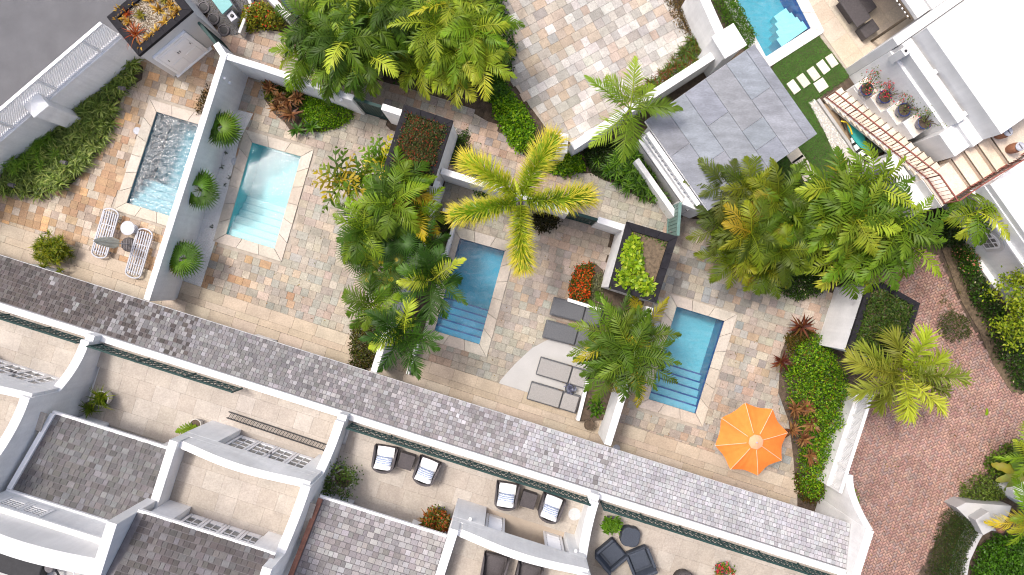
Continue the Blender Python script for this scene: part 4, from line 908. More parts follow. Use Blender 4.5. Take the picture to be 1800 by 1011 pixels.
st_ = thing('outdoor_stair', HS(2, .4), 'cream outdoor stair with red railing climbing beside the modern house', 'stair'); N_ST = 17; TW = 4.3/N_ST; RISE = 2.8/(N_ST+1)
for i in range(N_ST):
    z = RISE*(i+1); o = MB().prism(hq(TW*i, TW*(i+1)+.02, .0, .82), z-.10, z, pick(A([(242, 228, 212), (236, 220, 200)], .76), .04), True).build('tread', 'travertine', st_, bevel=.006)
    MB().prism(hq(TW*i, TW*i+.035, .22, .82), z+.0005, z+.006).build('edge_strip', 'bark', o)  # dark strip along the front edge of the tread
mb = MB(); prof = [(TW*.8, 0), (4.3, 0), (4.3, 2.7), (TW*.8, RISE*.7)]
for a, b in ((.06, .20), (.62, .80)):
    n = len(prof); vs = [HS(u, a, z) for u, z in prof]+[HS(u, b, z) for u, z in prof]; mb.add(vs, [[0, 1, 2, 3], [7, 6, 5, 4]]+[[i, (i+1) % 4, (i+1) % 4+4, i+4] for i in range(4)])
# the near cheek wall leaves an opening for storage under the flight
mb = MB(); op = [(.55, 0), (.55, .05), (3.0, 1.62), (3.0, 0)]
def cheek(poly): 
    n = len(poly); vs = [HS(u, .05, z) for u, z in poly]+[HS(u, .19, z) for u, z in poly]; mb.add(vs, [list(range(n)), list(range(2*n-1, n-1, -1))]+[[i, (i+1) % n, (i+1) % n+n, i+n] for i in range(n)])
top = lambda u: RISE*(u/TW+.55)
cheek([(.0, 0), (.55, 0), (.55, top(.55)), (.0, .08)]); cheek([(.551, .10), (3.0, 1.66), (3.0, top(3.0)), (.551, top(.551))]); cheek([(3.001, 0), (4.3, 0), (4.3, 2.7), (3.001, top(3.0))])
mb.build('cheek_wall', 'stucco', st_); MB().prism(hq(.3, 4.3, .80, .818), 0, .9).build('rear_cheek', 'stucco', st_)
MB().prism(hq(-.1, 3.2, -.22, -.10), -.05, .12).build('kerb', 'concrete', st_, bevel=.01); MB().prism(hq(.2, 3.0, -.095, .8), -.05, .004, (.30, .22, .14)).build('storage_floor', 'tint', st_)
MB().prism(hq(4.301, 5.46, .0, 1.1), -.05, 2.8, A([(238, 222, 204)], .76)[0]).build('landing', 'travertine', st_, bevel=.01); MB().prism(hq(4.30, 5.48, -.02, .0), -.05, 2.74).build('landing_wall', 'stucco', st_)
MB().prism(hq(3.05, 5.4, -.55, -.021), -.05, 2.2).build('store_wall', 'stucco', st_, bevel=.01); dd = MB().prism(hq(3.25, 3.95, -.58, -.551), .0, 1.9).build('store_door', 'slat', st_)
for i in range(4):
    z = 2.95+.17*i; v0 = 1.1+.42*i; o = MB().prism(hq(4.22, 5.46, v0, v0+.42 if i < 3 else 4.2), 2.2, z, pick(A([(238, 220, 198), (232, 212, 188)], .76), .04)).build('tread', 'travertine', st_, bevel=.006)
    MB().prism(hq(4.24, 5.44, v0, v0+.05), z+.0005, z+.008).build('edge_strip', 'bark', o)
# red railing
def red_rail(pts, zs, label):
    t = thing('stair_railing', Vector((pts[0].x, pts[0].y, zs[0])), label, 'railing'); mb = MB()
    for i in range(len(pts)-1):
        a, b = pts[i]+UPV*zs[i], pts[i+1]+UPV*zs[i+1]; n = max(2, round((b-a).length/.145)); MB().bar(a+UPV*.9, b+UPV*.9, .045, .04).build('top_rail', 'red_metal', t); MB().bar(a+UPV*.10, b+UPV*.10, .04, .035).build('bottom_rail', 'red_metal', t)
        for j in range(n+1):
            p = a.lerp(b, j/n); big = j % 8 == 0 or j == n; MB().bar(p+UPV*(.0 if big else .10), p+UPV*.9, .035 if big else .014, .035 if big else .014, up=U3).build('post' if big else 'baluster', 'red_metal', t)
red_rail([HS(.02, .07), HS(4.32, .07), HS(5.4, .07)], [.16, 2.8, 2.8], 'long red metal railing along the stepped flight')
red_rail([HS(5.42, .13), HS(5.42, 1.1), HS(5.42, 2.4), HS(5.42, 4.2)], [2.8, 2.84, 3.3, 3.46], 'short red metal railing above the palm by the blue wall')
# lower wing with arched window
w2 = thing('house_wing', HS(8, 4), 'lower wing of the white house with an arched window, half behind shrubs', 'house')
MB().prism(hq(5.6, 14, 1.32, 14), -.05, 3.3).build('wall', 'stucco', w2); MB().prism(hq(5.6, 14, 1.36, 1.72), 3.301, 3.6).build('parapet', 'roofwhite', w2, bevel=.012); MB().prism(hq(5.62, 14, 1.80, 14), 3.301, 3.42).build('roof', 'roofwhite', w2)
MB().prism(hq(5.6, 14, 1.20, 1.315), 2.55, 2.66).build('string_course', 'whitepaint', w2); MB().prism(hq(8.6, 9.9, 1.1, 1.316), -.05, .35).build('plinth', 'stucco', w2)
def arc(uc, z0, w, h, dv, n=10): return [(uc-w/2, z0), (uc+w/2, z0)]+[(uc+w/2*cos(pi*i/n), z0+h-w*.42+w*.42*sin(pi*i/n)) for i in range(n+1)]
def arch(uc, z0, w, h, v0, v1, name, m, parent):
    pr = arc(uc, z0, w, h, 0); n = len(pr); vs = [HS(u, v0, z) for u, z in pr]+[HS(u, v1, z) for u, z in pr]; return MB().add(vs, [list(range(n)), list(range(2*n-1, n-1, -1))]+[[i, (i+1) % n, (i+1) % n+n, i+n] for i in range(n)]).build(name, m, parent)
wo = arch(7.75, 1.05, .98, 1.25, 1.27, 1.31, 'window', 'stucco_grey', w2); arch(7.75, 1.16, .72, 1.02, 1.25, 1.268, 'frame', 'whitepaint', wo)
for i in range(3):
    for j in range(2): MB().prism(hq(7.46+.20*i, 7.64+.20*i, 1.244, 1.249), 1.24+.27*j, 1.48+.27*j).build('pane', 'glass', wo)
for i in range(3): 
    MB().prism(hq(7.48+.20*i, 7.62+.20*i, 1.244, 1.249), 1.82, 1.98+(.08 if i == 1 else 0)).build('pane', 'glass', wo)
# covered terrace at the top edge, open below
ot = thing('covered_terrace', HS(-2, 3.4), 'white flat roof over the dining corner at the top edge', 'roof')
MB().prism(hq(-7, -.5, 3.02, 3.55), 2.75, 2.95).build('roof_edge', 'roofwhite', ot, bevel=.01); MB().prism(hq(-7, -.46, 3.553, 12), 2.6, 3.05).build('roof', 'roofwhite', ot); MB().prism(hq(-7, -.9, 4.2, 11), 3.06, 3.07, A([(240, 224, 200)], .76)[0]).build('roof_paving', 'travertine', ot)
MB().bar(HS(-7, 2.96, 2.72), HS(-.6, 2.96, 2.72), .04, .10).build('blind_rail', 'bark', ot)
for i in range(20): MB().bar(HS(-3.9+.165*i, 2.90, 2.70), HS(-3.9+.165*i, 3.0, 2.70), .07, .03).build('slat', 'whitepaint', ot)
MB().tube([HS(-.75, 2.9, 0), HS(-.75, 2.9, 2.7)], .05, 10).build('post', 'bark', ot)
dt = thing('dining_set', HS(-1.9, 2.85), 'dark wicker dining table and seats in the shade at the top edge', 'table')
MB().prism(hq(-3.0, -1.5, 2.35, 3.0), .66, .72).build('table_top', 'wicker_dark', dt, bevel=.02); MB().prism(hq(-2.7, -1.8, 2.55, 2.8), 0, .66).build('table_base', 'wicker_dark', dt)
MB().prism(hq(-1.45, -.95, 2.55, 3.2), .05, .42).build('seat', 'wicker_dark', dt, bevel=.03); MB().prism(hq(-2.9, -1.7, 3.05, 3.6), .05, .42).build('seat', 'wicker_dark', dt, bevel=.03)
# paddle boards and kit stowed under the stair
kt = thing('beach_kit', HS(1.8, .3), 'teal and black paddle boards stowed under the outdoor stair', 'sports gear')
def board(u0, u1, v, z, w, c, name, tilt=0.0, pat=None):
    n = 12; mb = MB(); vs = []
    for i in range(n+1):
        q = i/n; hw = w/2*sin(pi*min(.985, max(.015, q)))**.55; u = u0+(u1-u0)*q; vs += [HS(u, v-hw, z-tilt*hw+.1*(q-.5)**2), HS(u, v+hw, z+tilt*hw+.1*(q-.5)**2), HS(u, v+hw, z+tilt*hw+.07+.1*(q-.5)**2), HS(u, v-hw, z-tilt*hw+.07+.1*(q-.5)**2)]
    for i in range(n):
        cc = c if not pat or i % 3 else pat
        mb.add(vs[i*4:i*4+8], [[0, 4, 5, 1], [1, 5, 6, 2], [2, 6, 7, 3], [3, 7, 4, 0]], cc)
    mb.build(name, 'tint', kt)
board(1.25, 2.7, .12, .35, .34, L(30, 150, 145), 'board', .3); board(1.75, 3.0, .02, .22, .40, L(225, 230, 225), 'board', .1, L(20, 25, 25)); board(1.9, 2.95, .45, .5, .5, L(70, 90, 70), 'board', 0, L(30, 35, 30))
MB().tube([HS(1.1, -.02, .3), HS(1.25, .08, .42), HS(1.5, .05, .45), HS(1.75, -.02, .42)], .03, 6, L(220, 190, 40)).build('strap', 'tint', kt); MB().bar(HS(.8, .1, .2), HS(1.5, .0, .12), .03, .03, L(40, 40, 40)).build('paddle', 'tint', kt)
# lanterns by the upper flight
for (u, v, lab) in ((4.38, 2.62, 'upper'), (5.02, 2.66, 'lower')):
    p = HS(u, v, 3.46); t = thing('brown_jar', p, lab+' of the two brown jars with metal lids beside the upper steps', 'jar'); MB().lathe(p, [(0, 0), (.14, 0), (.17, .12), (.18, .35), (.15, .50), (.10, .56), (0, .56)], 16).build('body', 'terracotta', t, smooth=True)
    MB().lathe(p+UPV*.561, [(.15, 0), (.155, .04), (.12, .07), (.10, .05), (0, .05)], 16).build('lid', 'slat', t); MB().bar(p+UPV*.62-U3*.1, p+UPV*.62+U3*.1, .03, .02).build('lid_bar', 'lead', t)
# equipment corner at the top left, behind the hut
gv = WP([(330, -20), (455, -20), (430, 40), (418, 62), (395, 62)]); sheet('equipment_yard', gv, [], .004, 'asphalt', label='dark gravel yard behind the hut'); pebbles('yard_gravel', gv, .006, 900, .018, A([(120, 116, 108), (96, 92, 88), (140, 134, 124), (80, 78, 74)], .55), 'dark gravel round the pool equipment')
for i, (x, y) in enumerate(((359, 14), (376, 34), (394, 54))):
    p = W(x, y); t = thing('drain_cover', p, ('topmost', 'middle', 'lowest')[i]+' of three round dark covers in the gravel yard', 'cover'); MB().lathe(p, [(.23, 0), (.23, .07), (.19, .09), (.18, .05), (0, .06)], 20).build('ring', 'lead', t); MB().lathe(p+UPV*.062, [(0, 0), (.15, 0), (.15, .012), (0, .014)], 16).build('lid', 'rubber', t)
pb = thing('pool_pump_box', W(384, 12), 'teal lidded equipment box beside a white switch box at the top edge', 'equipment box')
a = W(365, -8, .7); q = [W(361, -18, .8), W(384, -26, .8), W(407, 8, .8), W(391, 23, .8)]; MB().prism([(p.x, p.y) for p in q], 0, .74).build('box', 'stucco_grey', pb); q = offset(q, .03); MB().prism(q, .745, .80, L(110, 165, 165)).build('lid', 'tint', pb, bevel=.01)
q = [W(398, 27, .6), W(408, 18, .6), W(418, 31, .6), W(407, 39, .6)]; MB().prism([(p.x, p.y) for p in q], 0, .62).build('switch_box', 'slat', pb, bevel=.01); MB().lathe(W(408, 28, .62)+UPV*.005, [(.07, 0), (.07, .03), (.05, .05), (0, .05)], 10).build('dial', 'rubber', pb)
gwall([(428, -24), (440, 6), (420, 58)], .55, 'low grey kerb wall between equipment yard and orange shrub', th=.12, m='stucco_grey', name='kerb_wall')
# bottom right: white walls, lamp, kerb
gwall([(1706, 902), (1728, 930), (1716, 950), (1700, 985), (1692, 1030)], .7, 'low white wall between the dark hedge and the round green shrub', th=.24, m='concrete')
o = MB().prism([(p.x, p.y) for p in WP([(1682, 893), (1700, 884), (1780, 890), (1775, 905), (1756, 935), (1722, 932)], .9)], -.05, .86).build('white_terrace_block', 'concrete', bevel=.02); setp(o, 'white block of wall above the dark clipped hedge at the lower right', 'wall')
o = MB().prism([(p.x, p.y) for p in WP([(1716, 915), (1740, 900), (1752, 930), (1730, 942)], 1.4)], .87, 1.35).build('white_pedestal', 'concrete', bevel=.02); setp(o, 'small white pedestal under the copper lamp', 'pedestal')
lp = thing('copper_lamp', W(1748, 925, 1.35), 'round copper lamp on the white pedestal at the lower right', 'lamp'); p = W(1750, 926, 1.4); MB().lathe(p, [(.03, 0), (.05, .1), (.14, .2), (.15, .32), (.08, .42), (0, .44)], 14).build('globe', 'copper', lp, smooth=True); MB().bar(p+Vector((-.25, .1, .1)), p+UPV*.15, .08, .03).build('arm', 'bark', lp)
o = MB().prism([(p.x, p.y) for p in WP([(1780, 862), (1830, 840), (1830, 905), (1790, 880)], 1.2)], 0, 1.2).build('white_wall_stub', 'stucco', bevel=.02); setp(o, 'white wall corner at the right edge behind the banana leaves', 'wall')
# ---------------------------------------------------------------- furniture
def place(t, p, rot, s=1.0): t.location = p; t.rotation_euler = (0, 0, rot); t.scale = (s, s, s); return t
O0 = Vector((0, 0, 0))
def make_slat_lounger():
    t = thing('slatted_lounger', O0, 'x', 'lounger', 'slatted white loungers'); fr = MB(); R_ = .30; Ln = 1.95; pts = []
    for i in range(9): a = pi*i/8; pts.append((Ln/2-R_*.6+.6*R_*sin(a), R_*cos(a)))
    for i in range(9): a = pi+pi*i/8; pts.append((-Ln/2+R_*.6+.6*R_*sin(a), R_*cos(a)))
    n = len(pts)
    for i in range(n): fr.bar((*pts[i], .30), (*pts[(i+1) % n], .30), .05, .06)
    fr.build('frame', 'slat', t)
    for i in range(6):
        y = -.235+.094*i; e = .10*(1-(abs(y)/.3)**2); MB().bar((-Ln/2+.08+.13-e*1.1, y, .315), (.32, y, .315), .044, .03).build('slat', 'slat', t); MB().bar((.36, y, .32), (Ln/2-.20+e*1.1, y, .36), .044, .03).build('slat', 'slat', t)
    for x in (-.75, -.45, -.15, .15, .34, .55, .78): MB().bar((x, -.28, .29), (x, .28, .29), .045, .03).build('cross_bar', 'slat', t)
    for x in (-.7, .65):
        for y in (-.24, .24): MB().bar((x, y, 0), (x, y, .28), .05, .05, up=(1, 0, 0)).build('leg', 'slat', t)
    return t
a = make_slat_lounger(); b = copy_tree(a)
ax1 = atan2(-(370-452), 206-182); place(a, W(192, 411), ax1); place(b, W(251, 446), ax1)
a['label'] = 'slatted white lounger nearer the clipped round bush, under the folded parasol'; b['label'] = 'slatted white lounger nearer the garden wall'
t = thing('side_table', W(225, 401, 0), 'round white side table between the slatted loungers', 'table'); p = W(224, 401, .5); p.z = 0; MB().lathe(p+UPV*.47, [(0, 0), (.27, 0), (.28, .015), (.27, .03), (0, .03)], 28).build('table_top', 'slat', t); MB().tube([p, p+UPV*.47], .03, 8).build('stem', 'slat', t); MB().lathe(p, [(0, 0), (.18, 0), (.17, .02), (0, .03)], 18).build('foot', 'slat', t)
t = thing('folded_parasol', W(227, 430), 'folded cream parasol on a round dark base between the slatted loungers', 'parasol'); p = W(227, 430); top = p+UPV*2.55
b_ = MB(); b_.lathe(p, [(0, 0), (.28, 0), (.285, .05), (.25, .07), (0, .08)], 24); bo_ = b_.build('base', 'wicker_dark', t)
for i in range(6): MB().bar(p+UPV*.085+Vector((-.25+.1*i, -.2*cos((i-2.5)/3), 0)), p+UPV*.085+Vector((-.25+.1*i, .2*cos((i-2.5)/3), 0)), .03, .02).build('base_slat', 'lead', bo_)
MB().tube([p, top], .022, 8).build('pole', 'slat', t); mb = MB(); n = 16; pr = [(.03, 2.52), (.10, 2.2), (.14, 1.7), (.17, 1.2), (.13, .95)]
vs = [p+Vector((r*(1+.28*cos(8*2*pi*k/n))*cos(2*pi*k/n), r*(1+.28*cos(8*2*pi*k/n))*sin(2*pi*k/n), z)) for r, z in pr for k in range(n)]
mb.add(vs, [[i*n+k, i*n+(k+1) % n, (i+1)*n+(k+1) % n, (i+1)*n+k] for i in range(4) for k in range(n)], A([(214, 216, 206)], .8)[0]).build('folded_canopy', 'orange', t)

def make_chaise(m, cm, lab, flat=True):
    t = thing('chaise_lounge', O0, lab, 'lounger', 'wicker loungers in the third garden'); Ln, Wd = 1.98, .72
    MB().cube(-.33, 0, .17, 1.30, Wd, .22).build('base', m, t, bevel=.03); MB().box((.665, 0, .19), (.34, 0, .02), (0, Wd/2, 0), (0, 0, .1)).build('back_base', m, t, bevel=.03)
    MB().cube(-.33, 0, .31, 1.24, Wd-.08, .07).build('seat_pad', cm, t, bevel=.03); MB().box((.645, 0, .35), (.30, 0, .045), (0, Wd/2-.05, 0), (-.004, 0, .035)).build('back_pad', cm, t, bevel=.03)
    for x in (-.9, .9):
        for y in (-.3, .3): MB().cube(x, y, .03, .06, .06, .06).build('leg', 'rubber', t)
    for y in (-.355, .355): MB().bar((.1, y, .29), (.30, y, .29), .025, .03).build('hinge_strap', 'bark', t)
    return t
c1 = make_chaise('wicker_grey', 'wicker_grey', 'dark grey wicker lounger nearest the orange flower bed'); place(c1, W(1012, 548), radians(-14.5)+0)
c2 = copy_tree(c1); c2['label'] = 'second dark grey wicker lounger, partly under palm fronds'; place(c2, W(999, 588), radians(-14.5))
c3 = make_chaise('wicker_grey', 'wicker_light', 'light grey padded lounger nearer the dark grey pair'); place(c3, W(988, 654), radians(-16.5))
c4 = copy_tree(c3); c4['label'] = 'light grey padded lounger nearest the house with a bucket beside it'; place(c4, W(972, 697), radians(-16.5))
for c in (c3, c4):
    o = MB().cube(.94, 0, .30, .12, .60, .18).build('head_bolster', 'wicker_dark', c, bevel=.03)
t = thing('ice_bucket', W(1001, 683), 'small dark bucket with a blue patterned towel between the light grey loungers', 'bucket'); p = W(1001, 683, .3); p.z = 0; MB().lathe(p, [(0, 0), (.15, 0), (.18, .32), (.17, .33), (.16, .3), (0, .28)], 18).build('bucket', 'darkpot', t)
V, F, C = bush_geo([p+Vector((.05+.13*cos(a), -.02+.13*sin(a), 0)) for a in np.linspace(0, 6.0, 8)], .26, .2, 2600, .10, .07, A([(120, 125, 150), (90, 95, 125), (150, 155, 175)], .6), depth=.4); npmesh('towel', V, F, C, 'tint', t)

# orange parasol
def parasol():
    c = W(1324, 774, 2.45); p = Vector((c.x, c.y, 0)); t = thing('orange_parasol', p, 'large open orange parasol beside the clipped hedge', 'parasol'); R_ = 1.33; n = 8; oc = A([(252, 142, 64)], .84)[0]; a0 = radians(10)
    for i in range(n):
        a, b = a0+2*pi*i/n, a0+2*pi*(i+1)/n; K = 8; mb = MB(); vs = []
        for j in range(K+1):
            r = .16+(R_-.16)*j/K; z = 2.72-.46*(r/R_)**1.25
            for q in range(13):
                f = q/12; an = a+(b-a)*f; sg = sin(pi*f); rr = r*(1-.13*sg*(j/K)**1.5)*(1 if 0 < f < 1 else 1.0); vs.append(p+Vector((rr*cos(an), rr*sin(an), z-.085*sg*(r/R_)-.030*sin(3*pi*f)**2*(r/R_)*(.4+.6*(i%3)/2))))
        fs = [[j*13+q, j*13+q+1, (j+1)*13+q+1, (j+1)*13+q] for j in range(K) for q in range(12)]; mb.add(vs, fs, tuple(x*random.uniform(.96, 1.04) for x in oc)).build('canopy_panel', 'orange', t, smooth=True)
        d = Vector((cos(a), sin(a), 0)); pts = [p+d*(.05+(R_-.05)*j/5)+UPV*(2.695-.46*((.05+(R_-.05)*j/5)/R_)**1.25) for j in range(6)]; MB().tube(pts, .011, 5).build('rib', 'whitepaint', t)
        pts = [q+UPV*.034 for q in pts[1:]]; MB().tube(pts, .013, 4, tuple(min(1, x*1.0) for x in A([(255, 205, 170)], .85)[0])).build('painted_glint', 'orange', t)  # pale strip over each rib: sun glint painted as colour
    vs = [p+UPV*2.86]+[p+Vector((.27*cos(a0+2*pi*i/16)*(1 if i % 2 == 0 else .93), .27*sin(a0+2*pi*i/16)*(1 if i % 2 == 0 else .93), 2.765)) for i in range(16)]; MB().add(vs, [[0, 1+i, 1+(i+1) % 16] for i in range(16)], A([(255, 178, 140)], .82)[0]).build('vent_cap', 'orange', t)
    MB().lathe(p+UPV*2.855, [(.035, 0), (.035, .03), (.015, .07), (0, .07)], 10).build('finial', 'slat', t); MB().tube([p+UPV*.05, p+UPV*2.7], .025, 10).build('pole', 'whitepaint', t)
    MB().cube(p.x, p.y, .045, .62, .62, .08).build('base', 'concrete', t, bevel=.015); MB().lathe(p+UPV*.085, [(.06, 0), (.05, .28), (.03, .3)], 12).build('base_tube', 'slat', t)
parasol()

# terrace chairs with cushions
def make_armchair(pad=True, m='wicker_dark'):
    t = thing('wicker_armchair', O0, 'x', 'armchair', 'wicker armchairs on the villa terraces'); mb = MB(); n = 18; vs = []
    def ring(f):   # plan outline from front left round the back to front right
        if f < .3: return (-.40+.03*(f/.3), -.42+.62*(f/.3))
        if f > .7: return (.40-.03*((1-f)/.3), -.42+.62*((1-f)/.3))
        a = pi-pi*(f-.3)/.4; return (.37*cos(a), .20+.22*sin(a))
    for i in range(n+1):
        f = i/n; x, y = ring(f); k = sin(pi*f)**.8; h = .52+.24*k; d = Vector((x, y-.02, 0)).normalized()*.075
        vs += [(x, y, .06), (x*1.03, y*1.03, h), (x*1.03-d.x, y*1.03-d.y, h+.0), (x-d.x, y-d.y, .06)]
    mb.add(vs, [[i*4+j, i*4+4+j, i*4+4+(j+1) % 4, i*4+(j+1) % 4] for i in range(n) for j in range(4)]+[[0, 1, 2, 3], [n*4+3, n*4+2, n*4+1, n*4]]).build('shell', m, t, bevel=.012)
    MB().cube(0, -.06, .20, .68, .70, .24).build('seat_base', m, t, bevel=.02)
    for x in (-.33, .33):
        for y in (-.36, .3): MB().cube(x, y, .04, .05, .05, .08).build('leg', 'rubber', t)
    def cushion(c, sx, sy, sz, mt, nm, tilt=0.0):
        N = 9; V = []; F = []
        for side in (1, -1):
            b0 = len(V)
            for j in range(N):
                for i in range(N):
                    u, v = i/(N-1)*2-1, j/(N-1)*2-1; h = (1-abs(u)**3.5)*(1-abs(v)**3.5); y = v*sy/2*(1-.05*u*u); V.append((c[0]+u*sx/2*(1-.05*v*v), c[1]+y*cos(tilt)-side*h*sz/2*sin(tilt), c[2]+y*sin(tilt)+side*h*sz/2*cos(tilt)))
            F += [[b0+j*N+i, b0+j*N+i+1, b0+(j+1)*N+i+1, b0+(j+1)*N+i] for j in range(N-1) for i in range(N-1)]
        MB().add(V, F).build(nm, mt, t, smooth=True)
    if pad:
        cushion((0, -.10, .40), .60, .64, .17, 'cushion', 'seat_cushion'); cushion((0, .17, .60), .58, .46, .16, 'cushion', 'back_cushion', 1.05); cushion((0, .02, .60), .54, .34, .15, 'pillow_print', 'pillow', .75)
    else: cushion((0, -.08, .36), .56, .62, .12, m, 'seat_cushion'); 
    return t
chairA = make_armchair(); ROT = VANG+pi
CH = [((676, 807), 8.0, 'cushioned wicker armchair nearest the party wall on the middle terrace'), ((749, 829), -4, 'cushioned wicker armchair right of the first small wicker table'), ((890, 872), 8, 'cushioned wicker armchair beside the tall terrace shrub and open shutters'), ((968, 894), -4, 'cushioned wicker armchair nearest the round mark on the terrace floor')]
for i, (px, dr, lab) in enumerate(CH):
    c = chairA if i == 0 else copy_tree(chairA); c['label'] = lab; p = W(px[0], px[1], 3.75); p.z = 3.302; place(c, p, ROT+radians(dr), 1.0)
for i, (x, y, lab) in enumerate(((714, 811, 'small cube shaped wicker table between the left pair of cushioned chairs'), (929, 879, 'small cube shaped wicker table between the right pair of cushioned chairs'))):
    p = W(x, y, 3.7); p.z = 3.302; t = thing('wicker_table', O0, lab, 'table', 'cube tables on the middle terrace'); MB().cube(0, 0, .22, .48, .48, .42).build('body', 'wicker_dark', t, bevel=.02); MB().cube(0, 0, .445, .52, .52, .03).build('top', 'wicker_dark', t, bevel=.01); place(t, p, VANG)
ch2 = make_armchair(False); ch2['label'] = 'uncushioned wicker armchair at the bottom edge nearest the white side parapet'; p = W(868, 1002, 6.3); p.z = 5.852; place(ch2, p, ROT+radians(4)); c = copy_tree(ch2); c['label'] = 'uncushioned wicker armchair cut by the bottom edge on the roof terrace'; p = W(927, 1018, 6.3); p.z = 5.852; place(c, p, ROT)
# dark armchairs and stool on the right terrace
def make_tub(lab):
    t = thing('dark_armchair', O0, lab, 'armchair', 'dark armchairs on the right terrace'); MB().cube(0, -.03, .22, .74, .74, .34).build('seat_base', 'wicker_blue', t, bevel=.05); MB().cube(0, -.08, .42, .60, .60, .10).build('seat_pad', 'wicker_blue', t, bevel=.04)
    for s_ in (-1, 1): MB().box((s_*.36, -.02, .36), (.05, 0, 0), (0, .37, 0), (s_*.02, 0, .22)).build('arm', 'wicker_blue', t, bevel=.03)
    MB().box((0, .36, .46), (.40, 0, 0), (0, .055, 0), (0, .05, .32)).build('back', 'wicker_blue', t, bevel=.04)
    for x in (-.3, .3):
        for y in (-.3, .3): MB().cube(x, y, .03, .05, .05, .06).build('leg', 'rubber', t)
    return t
p = W(1074, 975, 3.7); p.z = 3.302; a = make_tub('dark blue armchair against the white party wall on the right terrace'); place(a, p, radians(-50)+pi, 1.0); b = copy_tree(a); p = W(1126, 987, 3.7); p.z = 3.302; b['label'] = 'dark blue armchair further from the wall on the right terrace'; place(b, p, radians(22)+pi, 1.0)
t = thing('dark_stool', O0, 'dark blue square stool beside the round flowerpot', 'stool'); MB().prism([(.32*cos(a)*(1+.16*abs(sin(2*a))), .32*sin(a)*(1+.16*abs(sin(2*a)))) for a in np.linspace(0, 2*pi, 25)[:-1]], .04, .40).build('seat', 'wicker_blue', t, bevel=.04)
for x in (-.2, .2): MB().cube(x, 0, .02, .05, .4, .05).build('foot', 'rubber', t)
p = W(1107, 942, 3.5); p.z = 3.302; place(t, p, radians(-12))
t = thing('round_chair', O0, 'dark brown round chair back cut by the bottom edge of the right terrace', 'chair'); MB().lathe((0, 0, .02), [(0, .38), (.30, .38), (.34, .40), (.38, .70), (.42, .72), (.40, .40), (.34, 0), (0, 0)], 20).build('tub', 'wicker_dark', t, smooth=True); MB().lathe((0, 0, .42), [(.30, 0), (.28, .06), (0, .08)], 18).build('seat', 'wicker_dark', t); p = W(1202, 1022, 3.6); p.z = 3.302; place(t, p, 0)
# pots
def pot(px, py, z, r, h, m, label, plant=None, zt=None, name='potted_plant', cat='potted plant', soil=True):
    p = W(px, py, z+h); p.z = z; t = thing(name, p, label, cat); MB().lathe(p, [(0, 0), (r*.7, 0), (r*.95, h*.5), (r, h*.95), (r*1.06, h), (r*.9, h), (r*.88, h*.9), (0, h*.88)], 20).build('pot', m, t, smooth=True)
    if soil: MB().lathe(p+UPV*(h*.9), [(r*.87, 0), (0, .01)], 16).build('soil', 'soil', t)
    if plant: plant(t, p+UPV*(h*.9))
    return t
def tuft(ln, n, pal, wd=.04, droop=1.3):
    def fn(t, p):
        V, F, C = blades(np.array([p]*6)+rng.normal(0, .05, (6, 3))*np.array([1, 1, 0]), ln, n, pal, wd, .3, 1.4, 4, droop); npmesh('foliage', V, F, C, 'leaf', t)
    return fn
def shrubby(r, h, pal, flow=None, fd=.15, dens=900, ln=.09, wd=.05, stems=7, dx=0, dy=0):
    def fn(t, p):
        mb = MB(); tips = []
        for i in range(stems):
            a = random.uniform(0, 6.28); q = p+Vector((dx+cos(a)*r*random.uniform(.4, 1), dy+sin(a)*r*random.uniform(.4, 1), h*random.uniform(.5, 1))); mb.tube([p, p.lerp(q, .5)+UPV*.05, q], [.014, .010, .006], 4); tips.append(q)
        mb.build('branches', 'bark', t); Ls = []
        for q in tips:
            n = max(6, int(dens*.03)); P = np.array(q)+rng.normal(0, r*.22, (n, 3)); V, F = leaf_quads(P, rdir(n, -.3, 1.2), ln*rng.uniform(.7, 1.2, n), wd*rng.uniform(.7, 1.2, n)); C = pcol(pal, n)
            if flow: k = rng.random(n) < fd; C[k] = pcol(flow, int(k.sum()))
            Ls.append((V, F, C))
        V, F, C = cat3(Ls); npmesh('foliage', V, F, C, 'leaf', t)
    return fn
PINKF = A([(225, 70, 110), (235, 100, 130), (210, 50, 80)], .7)
for i, (x, y) in enumerate(((1524, 157), (1556, 170), (1590, 193), (1626, 215))):
    pot(x, y, 1.06+.42*i, .24, .40, 'blueglaze', ('first', 'second', 'third', 'last')[i]+' blue glazed pot of straggly pink blossom climbing the white ledges, from the lawn up' , shrubby(.48, .55, A([(110, 135, 70), (90, 120, 60), (130, 150, 90)], .6), PINKF, (.25, .5, .12, .03)[i], 520, .07, .04, 16, .12, .12))
pot(177, 701, 3.302, .26, .5, 'stonepot', 'grassy green plant in a pale pot against the party wall of the bare terrace', tuft(.5, 16, A([(110, 140, 30), (90, 120, 25), (140, 160, 40)], .6), .035), cat='potted plant')
pot(157, 716, 3.302, .20, .35, 'darkpot', 'dark round pot half hidden beside the grassy green plant', tuft(.42, 10, A([(120, 150, 35), (100, 130, 30)], .6), .03))
pot(343, 747, 3.302, .20, .35, 'stonepot', 'small palm in a pale pot beside the projecting blue wall', lambda t, p: [npmesh('frond', *frond_geo(p, radians(200+28*i), .7, .75, .24, nl=22, pal=G_MID), 'frond', t) for i in range(5)])
pot(603, 843, 3.302, .34, .5, 'stonepot', 'straggly green shrub in a pot below the swept party wall', shrubby(.62, .75, A([(80, 115, 50), (100, 130, 60), (70, 100, 45)], .6), dens=900, stems=26))
pot(597, 828, 3.302, .16, .4, 'blueglaze', 'small blue pot behind the straggly terrace shrub')
